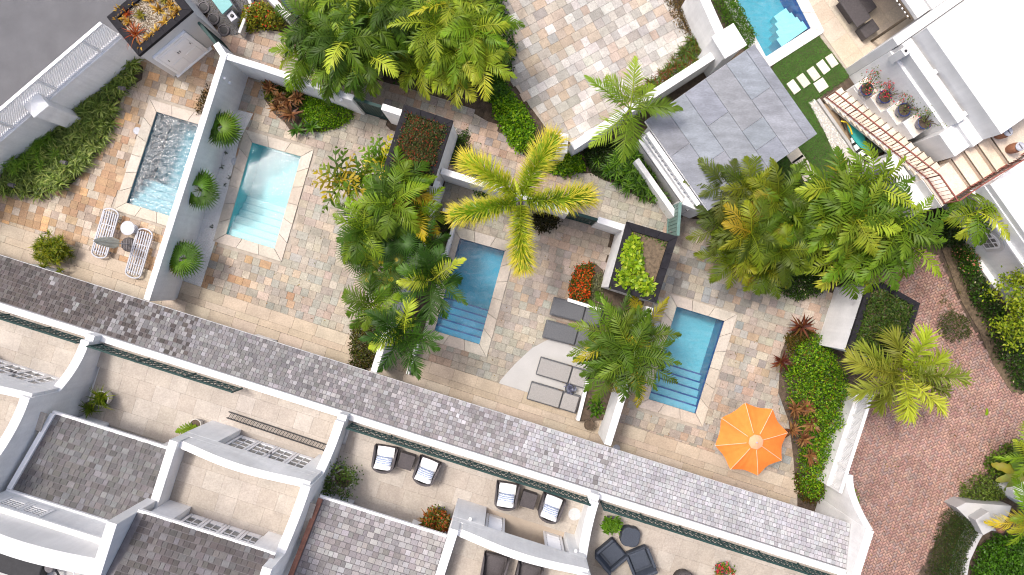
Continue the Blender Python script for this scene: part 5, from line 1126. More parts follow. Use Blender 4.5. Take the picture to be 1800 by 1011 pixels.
t = pot(772, 905, 3.302, .24, .4, 'darkpot', 'tall croton with orange leaves beside the projecting wall of the middle terrace', shrubby(.36, 1.1, A([(110, 125, 50), (90, 110, 45), (150, 110, 50), (170, 90, 50)], .6), A([(200, 90, 60)], .6), .1, 1500, .11, .06, 26))
rosette('orange_bromeliad', 757, 915, 3.9, .50, 'orange brown rosette at the foot of the tall croton', 'plant', A([(200, 150, 80), (170, 120, 60), (150, 100, 50), (130, 130, 60)], .6), 30, .09, (.1, 1.2), .7)
rosette('orange_bromeliad', 775, 927, 3.9, .46, 'orange brown rosette nearest the shingle roof eave', 'plant', A([(210, 160, 90), (180, 125, 60), (140, 120, 60)], .6), 28, .09, (.1, 1.2), .7)
pot(1073, 921, 3.302, .24, .36, 'darkpot', 'leafy green plant in a round grey pot beside the party wall', shrubby(.26, .2, A([(110, 160, 50), (90, 140, 40)], .65), dens=900, ln=.16, wd=.07, stems=14))
pot(1270, 1003, 3.302, .22, .36, 'darkpot', 'pot of small pink flowers at the bottom edge of the right terrace', shrubby(.3, .15, A([(130, 160, 60), (100, 140, 50)], .65), PINKF, .35, 900, .08, .05, 14))
pot(1036, 747, .23, .20, .36, 'bark', 'brown urn on the step beside the white wall', None, name='garden_urn', cat='urn')
pot(97, 440, .0, .26, .42, 'stonepot', 'round yellow green bush in a pot beside the house steps', lambda t, p: npmesh('foliage', *cat3([blades(np.array(p)+rng.normal(0, 1, (110, 3))*np.array([.23, .23, .17])+np.array([0, 0, .30]), .26, 30, A([(150, 165, 40), (120, 145, 30), (170, 180, 60), (90, 120, 30)], .62), .028, .0, 1.5, 4, .9)]), 'leaf', t))
# ground lights and drain covers on the paving
for i, (x, y, lab) in enumerate(((241, 230, 'left of the churned pool'), (413, 284, 'beside the gravel palms'), (1157, 573, 'beside the light blue pool'), (1082, 786, 'below the white wall near the eave'), (1010, 904, 'on the middle terrace floor'))):
    z = 0.0 if i < 4 else 3.30; p = W(x, y, z); p.z = z+(.24 if i == 3 else .003); r = .15 if i < 4 else .22; t = MB().lathe(p, [(r, 0), (r*.97, .012), (r*.8, .014), (r*.78, .008), (0, .010)], 20).build('skimmer_lid', 'slat' if i < 4 else 'travertine'); setp(t, 'flat round pale lid '+lab, 'cover')
for i, (x, y, lab) in enumerate(((212, 154, 'upper end of the strappy bed'), (110, 285, 'middle of the strappy bed'), (18, 325, 'lower left corner of the strappy bed'))):
    p = W(x, y, .6); p.z = 0; t = thing('garden_light', p, 'grey garden spotlight at the '+lab, 'spotlight'); MB().tube([p, p+UPV*.5], .02, 6).build('stake', 'lead', t); MB().tube([p+UPV*.5+Vector((-.12, .02, 0)), p+UPV*.54+Vector((.12, -.03, 0))], [.07, .085], 12).build('head', 'lead', t)
# ---------------------------------------------------------------- planting
B_BRIGHT = A([(110, 165, 25), (130, 180, 30), (90, 145, 22), (150, 195, 40), (75, 125, 25)], .66)
B_GREEN = A([(85, 135, 40), (70, 118, 35), (100, 150, 45), (60, 105, 30)], .60)
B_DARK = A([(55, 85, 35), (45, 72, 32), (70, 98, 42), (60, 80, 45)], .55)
B_LIME = A([(150, 192, 40), (168, 206, 52), (128, 170, 34), (182, 210, 72), (105, 150, 35)], .66)
RED = A([(220, 80, 40), (235, 100, 50), (200, 60, 40)], .7)
CORD = A([(140, 98, 78), (120, 80, 66), (160, 118, 90), (105, 76, 60), (172, 134, 102)], .62)
def soilbed(poly, label, z=.012, m='soil', name='planting_bed'):
    o = sheet(name, WP(poly), [], z, m, label=label); return o
# bed of strappy leaves along the road wall
def strappy(name, poly_px, h, label, pal, dens=16, ln=.45, n=30, wd=.028, cat='plants', droop=1.7, kind=None, z0=0.02):
    poly = WP(poly_px); Q = sample(poly, dens); s = rng.uniform(0, 9); z = z0+h*rng.uniform(.1, .75, len(Q))*(1+.5*sn(Q[:, 0], Q[:, 1], 2.4, s)); P = np.concatenate([Q, z[:, None]], 1); V, F, C = blades(P, ln, n, pal, wd, .15, 1.45, 4, droop)
    o = npmesh(name, V, F, C, 'leaf'); setp(o, label, cat, kind=kind); return o
S1 = [(-30, 290), (10, 262), (60, 222), (112, 196), (150, 168), (190, 140), (236, 108), (252, 118), (250, 140), (222, 158), (212, 180), (200, 215), (185, 250), (160, 282), (140, 310), (120, 330), (70, 345), (10, 340), (-30, 335)]
soilbed(S1, 'soil of the strappy bed')
strappy('strappy_leaf_bed', S1, .55, 'long bed of arching strap leaved plants along the road wall', A([(112, 138, 72), (130, 155, 88), (92, 118, 58), (150, 170, 108), (80, 104, 50)], .95), 30, .46, 22, .046)
strappy('feathery_shrub', [(15, 250), (60, 232), (110, 245), (115, 285), (80, 310), (30, 305)], .9, 'finer bright green mass in the lower part of the strappy bed', A([(105, 148, 50), (122, 162, 60), (88, 130, 42)], .85), 28, .36, 30, .030, cat='shrub')
strappy('dry_strap_plant', [(-10, 270), (22, 262), (28, 285), (5, 300), (-12, 298)], .7, 'straw brown strap leaved clump at the left edge', A([(150, 115, 75), (130, 100, 60), (165, 135, 90)], .55), 34, .38, 24, .024)
# hut 1 roof: bromeliads
hz = 2.80
for i, (x, y, r, k) in enumerate(((214, 18, .28, 0), (232, 6, .26, 0), (226, 38, .26, 0), (248, 28, .30, 1), (262, 0, .28, 0), (240, 60, .62, 2), (246, 80, .24, 0), (280, 18, .30, 0), (290, 40, .28, 0), (276, 56, .26, 0), (300, 10, .30, 0), (312, 18, .32, 0), (268, -18, .3, 1), (285, -20, .28, 0), (296, -12, .28, 0), (224, 24, .3, 2), (306, 30, .26, 0), (262, 66, .28, 0), (210, 34, .22, 0), (290, 0, .26, 1))):
    pal = (A([(205, 165, 70), (180, 140, 50), (220, 190, 100), (150, 110, 45)], .6), A([(150, 150, 60), (130, 120, 50)], .6), A([(190, 85, 35), (160, 70, 35), (205, 115, 55)], .58))[k]
    rosette('bromeliad', x, y, hz, r, ['yellow bromeliad', 'olive bromeliad', 'rust red bromeliad'][k]+' on the hut roof, '+['at the left corner', 'third along the road rim', 'beside the left rim', 'in the pale gravel middle', 'at the top edge centre', 'largest and spikiest of the roof', 'at the lower tip of the roof', 'right of the gravel middle', 'near the right rim', 'on the lower right rim', 'near the far right corner', 'nearest the far right corner', 'cut by the photo top', 'by the top edge right of centre', 'by the top edge near the right rim', 'smaller spiky one near the left rim', 'inside the right rim', 'right of the largest one', 'nearest the left rim corner', 'upper right of the gravel middle'][i], 'plant', pal, 34 if k == 2 else 20, .035 if k == 2 else .07, (.1, 1.35), 1.0, group='bromeliads on the hut roof')
q = WP([(205, 28), (285, -35), (322, 15), (244, 80)], 2.8); pebbles('roof_gravel', [(p.x, p.y) for p in q], 2.785, 900, .02, A([(200, 188, 166), (180, 166, 142), (214, 204, 186)], .66), 'pale gravel between bromeliads on the hut roof')
# hut 2, 3, 4 roofs
bush('red_flower_mat', [(717, 200), (786, 224), (756, 315), (688, 292)], .42, 'dense red and green flowering mat on the hut roof', 'shrub', A([(78, 98, 58), (92, 114, 66), (68, 86, 52), (100, 92, 66)], .58), 2.79, 1900, .085, .035, flow=A([(165, 78, 58), (180, 92, 68), (140, 70, 56)], .55), fdens=.3, rough=.35, lumps=5)
bush('lime_leaf_plants', [(1098, 425), (1112, 415), (1128, 425), (1124, 455), (1132, 480), (1148, 500), (1150, 522), (1130, 515), (1110, 505), (1080, 500), (1090, 470)], .30, 'bright lime leaves covering half the hut roof', 'plants', B_LIME, 2.79, 520, .17, .13, rough=.4, lumps=5, e=(-.2, .6))
bush('roof_weeds', [(1106, 402), (1180, 425), (1176, 440), (1150, 420), (1120, 412)], .10, 'thin green weeds along the rim of the lime leaved hut roof', 'weeds', B_GREEN, 2.79, 700, .07, .035)
bush('roof_weeds', [(1494, 608), (1522, 522), (1548, 508), (1606, 538), (1596, 575), (1576, 632)], .28, 'weedy green growth on the hut roof beside the brick court', 'weeds', A([(70, 105, 45), (88, 122, 52), (58, 88, 40), (100, 120, 60)], .56), 2.62, 1000, .11, .045, rough=.5, lumps=4)
# garden 2 bed with cordylines
K2 = [(462, 138), (500, 148), (560, 165), (620, 192), (622, 205), (600, 222), (570, 232), (540, 232), (515, 236), (500, 215), (482, 200), (465, 175)]
soilbed(K2, 'soil of the cordyline bed')
bush('round_hedge', [(540, 172), (580, 172), (620, 192), (622, 208), (600, 224), (565, 230), (540, 224), (528, 200)], .55, 'rounded bright green hedge beside the dark gate', 'hedge', B_BRIGHT, 0, 1700, .075, .045)
bush('mixed_shrub', [(462, 138), (500, 148), (545, 165), (535, 185), (500, 190), (470, 175)], .5, 'olive shrub under the wall behind the red cordylines', 'shrub', A([(110, 130, 50), (85, 110, 40), (130, 140, 55)], .58), 0, 1200, .10, .06)
CN = ('nearest the wall corner', 'second from the wall corner', 'in the middle of the bed', 'nearest the pool', 'behind the middle one', 'beside the rounded hedge')
for i, (x, y, r) in enumerate(((474, 156, .46), (492, 170, .36), (506, 178, .50), (512, 200, .55), (522, 172, .44), (488, 190, .40))):
    rosette('cordyline', x, y, .55, r, 'brown red cordyline rosette '+CN[i]+' by the dark gate', 'plant', CORD, 30, .085, (.1, 1.35), .8, group='brown red cordylines')
for i, (x, y) in enumerate(((523, 228), (548, 224))): rosette('green_rosette', x, y, .3, .42, ('left', 'right')[i]+' green strap rosette at the lower edge of the cordyline bed', 'plant', B_GREEN, 22, .09, (.1, 1.2), .8)
bush('dark_strip_shrub', [(352, 175), (366, 150), (370, 160), (356, 200), (346, 200)], .3, 'narrow strip of brown leaved plants along the wall of the first garden', 'plants', A([(80, 70, 45), (110, 95, 50), (60, 50, 35)], .5), 0, 900, .09, .05)
# orange shrub at the top
bush('orange_shrub', [(425, 40), (440, 15), (470, 10), (500, 30), (498, 55), (460, 52), (430, 58)], .8, 'round shrub with orange blossom beside the garden path', 'shrub', A([(140, 150, 45), (110, 130, 40), (160, 165, 60)], .6), 0, 1300, .11, .065, flow=RED, fdens=.12)
# ground under palms along the path, low plants
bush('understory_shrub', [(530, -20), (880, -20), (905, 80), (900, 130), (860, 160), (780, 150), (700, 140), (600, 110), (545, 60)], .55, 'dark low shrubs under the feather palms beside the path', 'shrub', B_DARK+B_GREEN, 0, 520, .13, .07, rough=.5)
bush('court_edge_shrub', [(862, 125), (885, 140), (900, 170), (905, 185), (880, 190), (845, 165)], .8, 'deep green bush below the palms at the court corner', 'shrub', B_GREEN, 0, 1100, .12, .07)
bush('path_hedge', [(862, 172), (900, 165), (925, 195), (938, 225), (935, 258), (908, 268), (890, 240), (875, 215)], .75, 'bright glossy hedge beside the bend of the path', 'hedge', B_BRIGHT, 0, 1100, .12, .075, rough=.35)
bush('pier_hedge', [(955, 275), (985, 268), (1020, 275), (1028, 300), (990, 310), (958, 300)], .6, 'bright green hedge at the foot of the court pier', 'hedge', B_BRIGHT, 0, 1100, .12, .075)
strappy('court_lily_bed', [(1118, 165), (1160, 130), (1195, 95), (1210, 60), (1235, 72), (1245, 100), (1180, 150), (1135, 178)], .4, 'strappy plants with red tips along the court wall', A([(90, 125, 50), (110, 140, 60), (75, 105, 45), (130, 80, 50)], .58), 30, .36, 22, .032)
bush('court_bed_litter', [(1160, -20), (1195, -20), (1235, 62), (1212, 65), (1190, 45)], .22, 'dry brown groundcover between court paving and tall wall', 'plants', A([(120, 100, 70), (95, 90, 50), (140, 120, 85)], .55), 0, 700, .08, .04)
bush('pool_hedge', [(1238, -20), (1275, -20), (1326, 66), (1310, 92), (1288, 60), (1270, 40)], .8, 'clipped hedge beside the bright turquoise pool', 'hedge', A([(90, 140, 40), (75, 122, 35), (105, 155, 50)], .6), 0, 1500, .075, .045)
bush('ground_cover', [(788, 285), (800, 235), (822, 228), (826, 262), (812, 300)], .18, 'low dark green ground cover behind the red flowered hut', 'plants', B_DARK+B_GREEN, 0, 1600, .06, .03)
strappy('broad_leaf_bed', [(1040, 285), (1080, 275), (1110, 265), (1150, 310), (1165, 355), (1120, 345), (1080, 315)], .6, 'deep bed of long green leaves left of the pavilion', A([(95, 145, 45), (75, 120, 38), (120, 170, 55), (60, 100, 35)], .62), 26, .5, 18, .05)
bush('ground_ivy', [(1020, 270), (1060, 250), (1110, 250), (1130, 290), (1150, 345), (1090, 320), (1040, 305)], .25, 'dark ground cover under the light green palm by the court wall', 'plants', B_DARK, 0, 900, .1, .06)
# third garden
soilbed([(778, 366), (803, 374), (786, 440), (740, 600), (716, 655), (665, 650), (700, 520)], 'soil of the long planter under the feather palms', .02)
bush('planter_shrub', [(770, 372), (798, 380), (788, 425), (765, 430)], .4, 'sparse dark plants inside the narrow planter by the pool', 'plants', B_DARK, .02, 420, .10, .06)
bush('wall_shrub', [(625, 565), (655, 552), (668, 580), (662, 640), (640, 652), (618, 640), (620, 600)], .9, 'olive and brown leaved shrub at the end of the palm thicket by the eave', 'shrub', A([(80, 95, 45), (100, 85, 50), (65, 80, 38), (115, 125, 55)], .55), 0, 1300, .09, .055, rough=.4)
bush('dark_round_shrub', [(935, 380), (965, 375), (982, 385), (975, 402), (950, 408), (936, 398)], .7, 'dark leafy shrub under the star shaped palm', 'shrub', A([(60, 62, 35), (75, 70, 42), (50, 55, 30)], .5), 0, 1500, .10, .06)
bush('white_flower_shrub', [(835, 325), (856, 322), (866, 338), (850, 352), (838, 345)], .8, 'small shrub with white blossom at the white wall', 'shrub', B_GREEN, 0, 1100, .09, .05, flow=A([(235, 235, 230)], .8), fdens=.3)
FB = [(1003, 492), (1015, 468), (1045, 462), (1060, 475), (1056, 515), (1048, 540), (1000, 526)]
soilbed(FB, 'soil of the orange flower bed', .03)
bush('orange_flower_bush', [(1003, 492), (1015, 468), (1042, 462), (1040, 500), (1032, 530), (1000, 526)], .6, 'bush thick with orange red flowers beside the hut', 'shrub', A([(90, 110, 40), (110, 130, 50)], .55), 0, 1500, .09, .05, flow=A([(225, 95, 40), (210, 75, 35), (235, 125, 60)], .68), fdens=.75)
bush('silver_plant', [(1038, 488), (1058, 480), (1056, 520), (1034, 532)], .4, 'grey green silvery plant beside the orange flowers', 'plants', A([(140, 150, 130), (120, 132, 112), (160, 168, 150)], .6), 0, 1000, .14, .03)
BD = [(1034, 672), (1068, 640), (1086, 650), (1064, 735), (1018, 738)]
soilbed(BD, 'dark soil between the low rim and the white wall', .35)
MB_ = MB().prism([(p.x, p.y) for p in WP(BD)], -.05, .34).build('raised_bed', 'soil'); MB_['kind'] = 'structure'
bush('bed_plants', [(1036, 705), (1058, 700), (1056, 730), (1040, 728)], .35, 'few green leaves in the raised bed beside the white wall', 'plants', B_GREEN, .35, 500, .15, .08)
# fourth garden hedge
H4B = [(1388, 585), (1420, 575), (1440, 590), (1470, 640), (1478, 690), (1470, 740), (1462, 800), (1448, 850), (1430, 868), (1398, 858), (1394, 800), (1386, 740), (1368, 690), (1372, 620)]
soilbed(H4B, 'soil of the long hedge bed')
bush('clipped_hedge', [(1398, 600), (1425, 585), (1448, 600), (1476, 650), (1484, 690), (1470, 760), (1448, 836), (1450, 868), (1425, 874), (1400, 862), (1402, 800), (1405, 760), (1385, 700), (1375, 650)], 1.0, 'long glossy green clipped hedge between the parasol garden and the lattice wall', 'hedge', B_BRIGHT*2+B_GREEN+B_LIME[:1]+A([(150, 130, 60)], .55), 0, 1150, .09, .055, rough=.6, lumps=5, edge=.3, depth=.9)
bush('brown_leaf_shrub', [(1378, 590), (1405, 575), (1432, 580), (1410, 605), (1385, 625)], .5, 'olive brown shrub at the top of the long hedge', 'shrub', A([(100, 95, 45), (120, 100, 50), (85, 90, 40)], .55), 0, 1300, .09, .05)
bush('brown_leaf_shrub', [(1396, 830), (1415, 840), (1455, 846), (1450, 872), (1425, 882), (1405, 876), (1394, 858)], .5, 'brown tipped shrub at the lower end of the long hedge', 'shrub', A([(90, 85, 42), (110, 85, 45), (75, 95, 35)], .52), 0, 1300, .09, .05)
LN = ('largest, beside the white hut wall', 'at the left margin by the paving', 'upper left of the middle group', 'upper right of the middle group', 'right of the middle group', 'lower left of the middle group', 'below the middle group', 'lowest of all')
for i, (x, y, r) in enumerate(((1409, 574, .58), (1374, 636, .48), (1398, 718, .46), (1418, 716, .46), (1426, 745, .44), (1392, 755, .42), (1412, 772, .42), (1424, 802, .44))):
    rosette('cordyline', x, y, .8, r, 'purple brown cordyline in the long hedge bed, '+LN[i], 'plant', A([(115, 62, 58), (95, 52, 50), (140, 80, 62), (130, 95, 60)], .55) if i < 2 else CORD, 34, .09, (.1, 1.35), .8, group='cordylines in the long hedge bed')
bush('sweep_hedge', [(1488, 860), (1500, 862), (1506, 885), (1498, 905), (1490, 912)], .5, 'small bright hedge outside the curved end wall', 'hedge', B_BRIGHT, 0, 1300, .09, .055, pz=0)
# right side: shrubs by the house wing, brick court edge
RS = [(1640, 395), (1668, 395), (1700, 440), (1738, 500), (1800, 590), (1830, 690), (1778, 690), (1745, 640), (1720, 580), (1690, 530), (1660, 450)]
soilbed(RS, 'soil of the shrub border by the house wing', .012, 'soil_litter')
bush('border_shrubs', [(1665, 430), (1690, 440), (1735, 510), (1790, 590), (1830, 690), (1782, 682), (1752, 630), (1728, 570), (1695, 510)], .8, 'dark mixed shrub border between brick court and house wing', 'shrub', B_DARK+B_GREEN[:2], 0, 1000, .10, .055, rough=.5, flow=A([(200, 200, 190)], .6), fdens=.03)
bush('pink_rose_shrub', [(1668, 440), (1690, 430), (1715, 450), (1712, 480), (1688, 482)], 1.0, 'loose shrub with pink blossom beside the arched window', 'shrub', B_GREEN, 0, 900, .09, .05, flow=A([(225, 140, 140), (235, 165, 160)], .7), fdens=.3, rough=.5)
bush('dark_corner_shrub', [(1620, 400), (1650, 370), (1690, 400), (1680, 430), (1640, 430)], .9, 'deep shaded bush in the corner under the stair landing', 'shrub', B_DARK, 0, 1100, .12, .07)
bush('court_weed_shrub', [(1645, 560), (1668, 545), (1700, 560), (1705, 590), (1670, 600), (1648, 585)], .45, 'loose weedy shrub growing on the brick court', 'shrub', A([(85, 105, 60), (70, 90, 50), (105, 120, 75)], .55), 0, 900, .08, .035, rough=.5)
strappy('court_weeds', [(1640, 470), (1665, 470), (1690, 520), (1700, 560), (1660, 560), (1645, 510)], .12, 'thin scattered weeds along the edge of the brick court', A([(110, 115, 70), (130, 130, 85)], .55), 9, .16, 12, .012)
tr = thing('leafy_tree', W(1775, 540), 'yellow green leafy tree at the right edge before the house wing', 'tree'); c = W(1790, 545, 2.6); trunk(tr, W(1775, 540), c, .09, .04)
Ls = []
for i in range(34):
    a = random.uniform(0, 6.28); r = random.uniform(.1, 1.25); q = c+Vector((r*cos(a)*.75, r*sin(a)*1.35, random.uniform(-.6, .7)-.25*r)); n = 70; P = np.array(q)+rng.normal(0, .16, (n, 3)); V, F = leaf_quads(P, rdir(n, -.4, 1.0), .13*rng.uniform(.7, 1.2, n), .07*rng.uniform(.8, 1.2, n)); Ls.append((V, F, pcol(A([(150, 175, 35), (125, 155, 30), (170, 190, 60), (100, 130, 30)], .66), n)))
    MB().tube([W(1780, 541, 1.7), q], [.025, .008], 5).build('limb', 'trunk', tr) if i % 3 == 0 else None
npmesh('crown', *cat3(Ls), 'leaf', tr)
# bottom right corner
bush('dark_clipped_hedge', [(1652, 898), (1675, 888), (1700, 905), (1704, 925), (1690, 960), (1672, 1030), (1618, 1030), (1628, 985), (1640, 940)], .95, 'dark square clipped hedge at the lower right', 'hedge', A([(58, 88, 35), (70, 102, 40), (48, 74, 32), (85, 90, 45)], .56), 0, 2400, .055, .035, rough=.10, edge=.12)
bush('round_green_shrub', [(1718, 960), (1745, 938), (1790, 940), (1840, 960), (1840, 1040), (1700, 1040), (1702, 995)], 1.0, 'broad lush green shrub in the lower right corner', 'shrub', A([(75, 125, 35), (90, 145, 40), (60, 105, 30)], .60), 0, 1300, .11, .07, rough=.35, lumps=4)
bush('corner_shrub', [(1682, 855), (1720, 830), (1750, 845), (1765, 870), (1720, 885), (1690, 880)], .6, 'grey green shrub spilling onto the brick court above the white block', 'shrub', A([(105, 135, 60), (85, 115, 50), (125, 150, 75)], .58), 0, 1100, .09, .045)
bush('corner_shrub', [(1726, 810), (1760, 780), (1800, 770), (1800, 830), (1760, 835), (1735, 835)], .7, 'mixed bright shrubs at the right edge above the banana leaves', 'shrub', A([(110, 150, 50), (90, 130, 45), (135, 165, 70)], .58), 0, 1000, .11, .06)
bl = thing('banana_plant', W(1785, 830), 'banana plant with broad pale leaves at the right edge', 'plant'); trunk(bl, W(1785, 830), W(1790, 828, 1.0), .08, .06, 'greenstem')
def big_leaf(p, az, el, ln, wd, pal, t, name='leaf'):
    n = 12; V = []; F = []; C = []; d = Vector((cos(az), sin(az), 0)); s_ = Vector((-sin(az), cos(az), 0)); cur = Vector(p); base = pick(pal, .1)
    for i in range(n+1):
        q = i/n; w = wd/2*sin(pi*min(.97, q*.93+.05))**.6; e = el-1.5*q; V += [cur-s_*w-UPV*w*.25+s_*random.uniform(-.02, .02), cur+UPV*.01, cur+s_*w-UPV*w*.25+s_*random.uniform(-.02, .02)]; cur = cur+(d*cos(e)+UPV*sin(e))*(ln/n)
    for i in range(n):
        for a, b in ((0, 1), (1, 2)): F.append([i*3+a, i*3+b, i*3+3+b, i*3+3+a]); C.append(tuple(min(1, x*random.uniform(.9, 1.1)) for x in base))
    npmesh(name, [tuple(v) for v in V], F, np.array(C), 'frond', t, True)
for az, el, ln in ((2.9, .5, 1.0), (3.7, .4, .9), (4.4, .3, 1.0), (1.6, .5, 1.0), (.3, .6, .9), (5.3, .2, .9), (2.2, .9, .8)): big_leaf(W(1790, 828, 1.0), az, el, ln*1.05, .34, A([(150, 175, 110), (120, 155, 80), (170, 185, 120), (190, 190, 90)], .62), bl)
o = thing('fallen_leaf', W(1737, 735), 'single green fallen frond lying on the brick court', 'leaf'); big_leaf(W(1735, 718, .05), -1.5, .02, .8, .13, B_BRIGHT, o)

# ---------------------------------------------------------------- palms
# three fan palms on the white gravel
for (x, y, bx, by, lab, az) in ((391, 226, 402, 250, 'uppermost of three fan palms on the white gravel, with one yellowing leaf', 0), (352, 334, 366, 340, 'middle of three fan palms on the white gravel beside the wall', 1), (322, 455, 345, 450, 'lowest of three fan palms on the white gravel, near the eave', 2)):
    c = W(x, y, 1.5); b = W(bx, by); t = thing('fan_palm', b, lab, 'palm tree', 'fan palms on the white gravel'); trunk(t, b, c, .05, .04)
    for i in range(9):
        last = i == 3; ga = az*1.3+i*2.4; rad_ = random.uniform(.50, .70)
        V, F, C = fan_geo(c, ga, (1.2, .9, .75, .5, .6, .35, .25, .5, .15)[i], random.uniform(.12, .42), rad_, (A([(172, 172, 48), (140, 160, 44)], .62) if last else A([(92, 142, 44), (78, 124, 40), (110, 156, 52)], .66)), nseg=20, span=random.uniform(3.4, 4.4), tilt=random.uniform(-.45, .55), split=.60, droop=random.uniform(.05, .2)); npmesh('fan_leaf', V, F, C, 'frond', t)
# star shaped foxtail palm
az = [radians(a) for a in (139, 69, -6, -95, 197)]
t = feather_palm('big star shaped palm with five bushy yellow green fronds', (914, 372), (916, 352), 4.2, 5, 2.4, .70, A([(128, 170, 46), (118, 160, 44), (140, 178, 52)], .86), e=(.30, .42), droop=.85, azs=az, Ls=[2.4, 2.4, 2.4, 2.35, 2.4], bushy=True, nl=150, lw=.028, leafdroop=.10, start=.08, r=(.13, .08), tipc=A([(218, 212, 95)], .86)[0])
for p_, a_ in (((.18), .5),): 
    V, F, C = frond_geo(W(916, 352, 4.25), 1.9, 1.2, .9, .12, nl=20, pal=G_LITE); npmesh('spear', V, F, C, 'frond', t)
DK = A([(62, 108, 38), (75, 122, 42), (52, 92, 34)], .60)
feather_palm('dark feather palm reaching over the deep blue pool', (752, 493), (760, 493), 3.2, 11, 1.55, .50, DK, azs=[radians(a) for a in (38, -25, 100, 150, 185, -95, 70, 215, -60, 130, 10)], Ls=[1.75, 1.8, 1.5, 1.4, 1.3, 1.6, 1.4, 1.4, 1.5, 1.2, 1.1], e=(.35, 1.1), droop=1.25, lw=.036, leafdroop=.25, vee=.5, nl=60, mix=(.12, G_LITE))
feather_palm('dark feather palm at the lower end of the thicket', (722, 580), (711, 587), 3.2, 12, 1.6, .50, DK, azs=[radians(a) for a in (10, 178, 135, -58, -120, 85, 55, 200, -20, -88, 110, 155)], Ls=[1.85, 1.7, 1.7, 1.8, 1.7, 1.5, 1.5, 1.4, 1.4, 1.6, 1.2, 1.4], e=(.35, 1.1), droop=1.25, lw=.036, leafdroop=.25, vee=.5, nl=60, mix=(.2, G_LITE))
FANG = A([(80, 130, 35), (65, 112, 32), (98, 148, 42)], .62)
fan_palm('fan palm with yellow leaf centres in the middle of the thicket', (690, 478), (672, 474), 2.6, 12, .78, .78, FANG, e=(.0, 1.0), yel=A([(210, 190, 40)], .7)[0], nseg=30, split=.42, droop=.12)
fan_palm('broad dark fan palm in the upper part of the thicket', (680, 398), (664, 385), 3.0, 11, .55, .82, A([(70, 125, 30), (60, 105, 30), (88, 140, 35)], .62), e=(.1, 1.1), nseg=32, split=.45, yel=A([(130, 150, 30)], .6)[0], mix=(.1, G_YEL))
fan_palm('dense green fan palm at the left margin of the thicket', (650, 448), (628, 440), 2.4, 9, .5, .68, FANG, e=(.0, 1.1), nseg=30, split=.42, yel=A([(190, 180, 45)], .65)[0])
fan_palm('dark fan palm filling the heart of the thicket', (705, 425), (690, 418), 2.8, 11, .6, .70, DK, e=(.0, 1.2), nseg=30, split=.45)
feather_palm('slender feather palm behind the narrow planter', (745, 440), (742, 432), 2.6, 9, 1.1, .36, DK, lw=.034, nl=44)
feather_palm('full green feather palm over the grey green paving in the thicket', (655, 415), (640, 405), 3.2, 11, 1.25, .46, G_DARK+G_MID[:2], lw=.038, nl=46, droop=1.4)
feather_palm('full green feather palm in the upper thicket', (705, 372), (692, 358), 3.4, 11, 1.25, .46, G_DARK+G_MID[:2], lw=.038, nl=46, droop=1.4)
feather_palm('green feather palm in the lower thicket above the olive shrub', (668, 528), (655, 535), 2.8, 10, 1.1, .42, G_DARK+G_MID[:1], lw=.038, nl=44, droop=1.4)
fan_palm('small fan palm at the narrow planter', (715, 432), (712, 433), 2.0, 7, .35, .50, FANG, e=(.1, 1.0), yel=A([(210, 190, 40)], .7)[0])
feather_palm('yellowing feather palm right of the thicket near the narrow planter', (735, 385), (732, 372), 2.9, 14, 1.15, .42, A([(115, 150, 40), (100, 138, 35), (140, 165, 45)], .64), mix=(.2, A([(180, 170, 50), (165, 150, 50)], .6)), lw=.032, nl=52, stems=2)
feather_palm('feather palm with orange tinted fronds beside the red flowered roof', (712, 345), (706, 326), 3.2, 13, 1.15, .40, A([(95, 140, 38), (110, 150, 42), (80, 125, 35)], .64), mix=(.12, A([(180, 140, 55), (175, 160, 50)], .6)), lw=.034, nl=50)
feather_palm('broad leaved clump below the red flowered roof', (686, 300), (672, 284), 2.4, 15, .82, .34, A([(100, 150, 45), (120, 165, 55), (85, 132, 40)], .64), nl=11, lw=.075, mix=(.25, G_YEL), e=(.2, 1.2), droop=1.0)
feather_palm('fishtail palm leaning left over the grey green paving', (650, 345), (598, 318), 2.6, 12, 1.0, .38, A([(95, 135, 50), (120, 150, 60), (80, 115, 42)], .62), nl=10, lw=.085, mix=(.2, A([(180, 175, 60)], .62)), e=(-.1, .9), droop=.9, r=(.06, .04))
feather_palm('second fishtail stem inside the thicket', (648, 350), (640, 318), 2.6, 10, .85, .34, A([(85, 128, 40), (110, 145, 50)], .62), nl=14, lw=.06, e=(.0, 1.0), r=(.05, .04))
# top cluster
TOP = [((560, 45), 3.0, 15, 1.6, G_DARK, .2, 'feather palm nearest the top gate'), ((545, 95), 2.6, 14, 1.45, G_MID, .25, 'lower left feather palm of the path cluster'), ((605, 70), 3.3, 16, 1.6, G_DARK, .1, 'dark feather palm in the centre of the left path cluster'), ((600, 115), 2.8, 12, 1.35, G_DARK, .25, 'feather palm hanging lowest over the path'), ((650, 30), 3.2, 15, 1.6, G_DARK, .2, 'feather palm right of the cluster centre at the top edge'), ((650, 100), 3.0, 13, 1.4, G_DARK, .15, 'dark feather palm over the path left of the yellow ones'), ((610, -10), 3.2, 13, 1.6, G_MID, .2, 'feather palm cut by the top edge above the path'), ((700, -5), 3.2, 13, 1.6, G_DARK, .1, 'feather palm cut by the top edge between both clusters')]
for (c, z, n, l, pal, mx, lab) in TOP: feather_palm(lab, (900+(c[0]-900)*.92, 505+(c[1]-505)*.92), c, z, n, l, .46, pal, mix=(mx*.3, G_LITE), lw=.036, nl=56, droop=1.6, group='feather palms along the path')
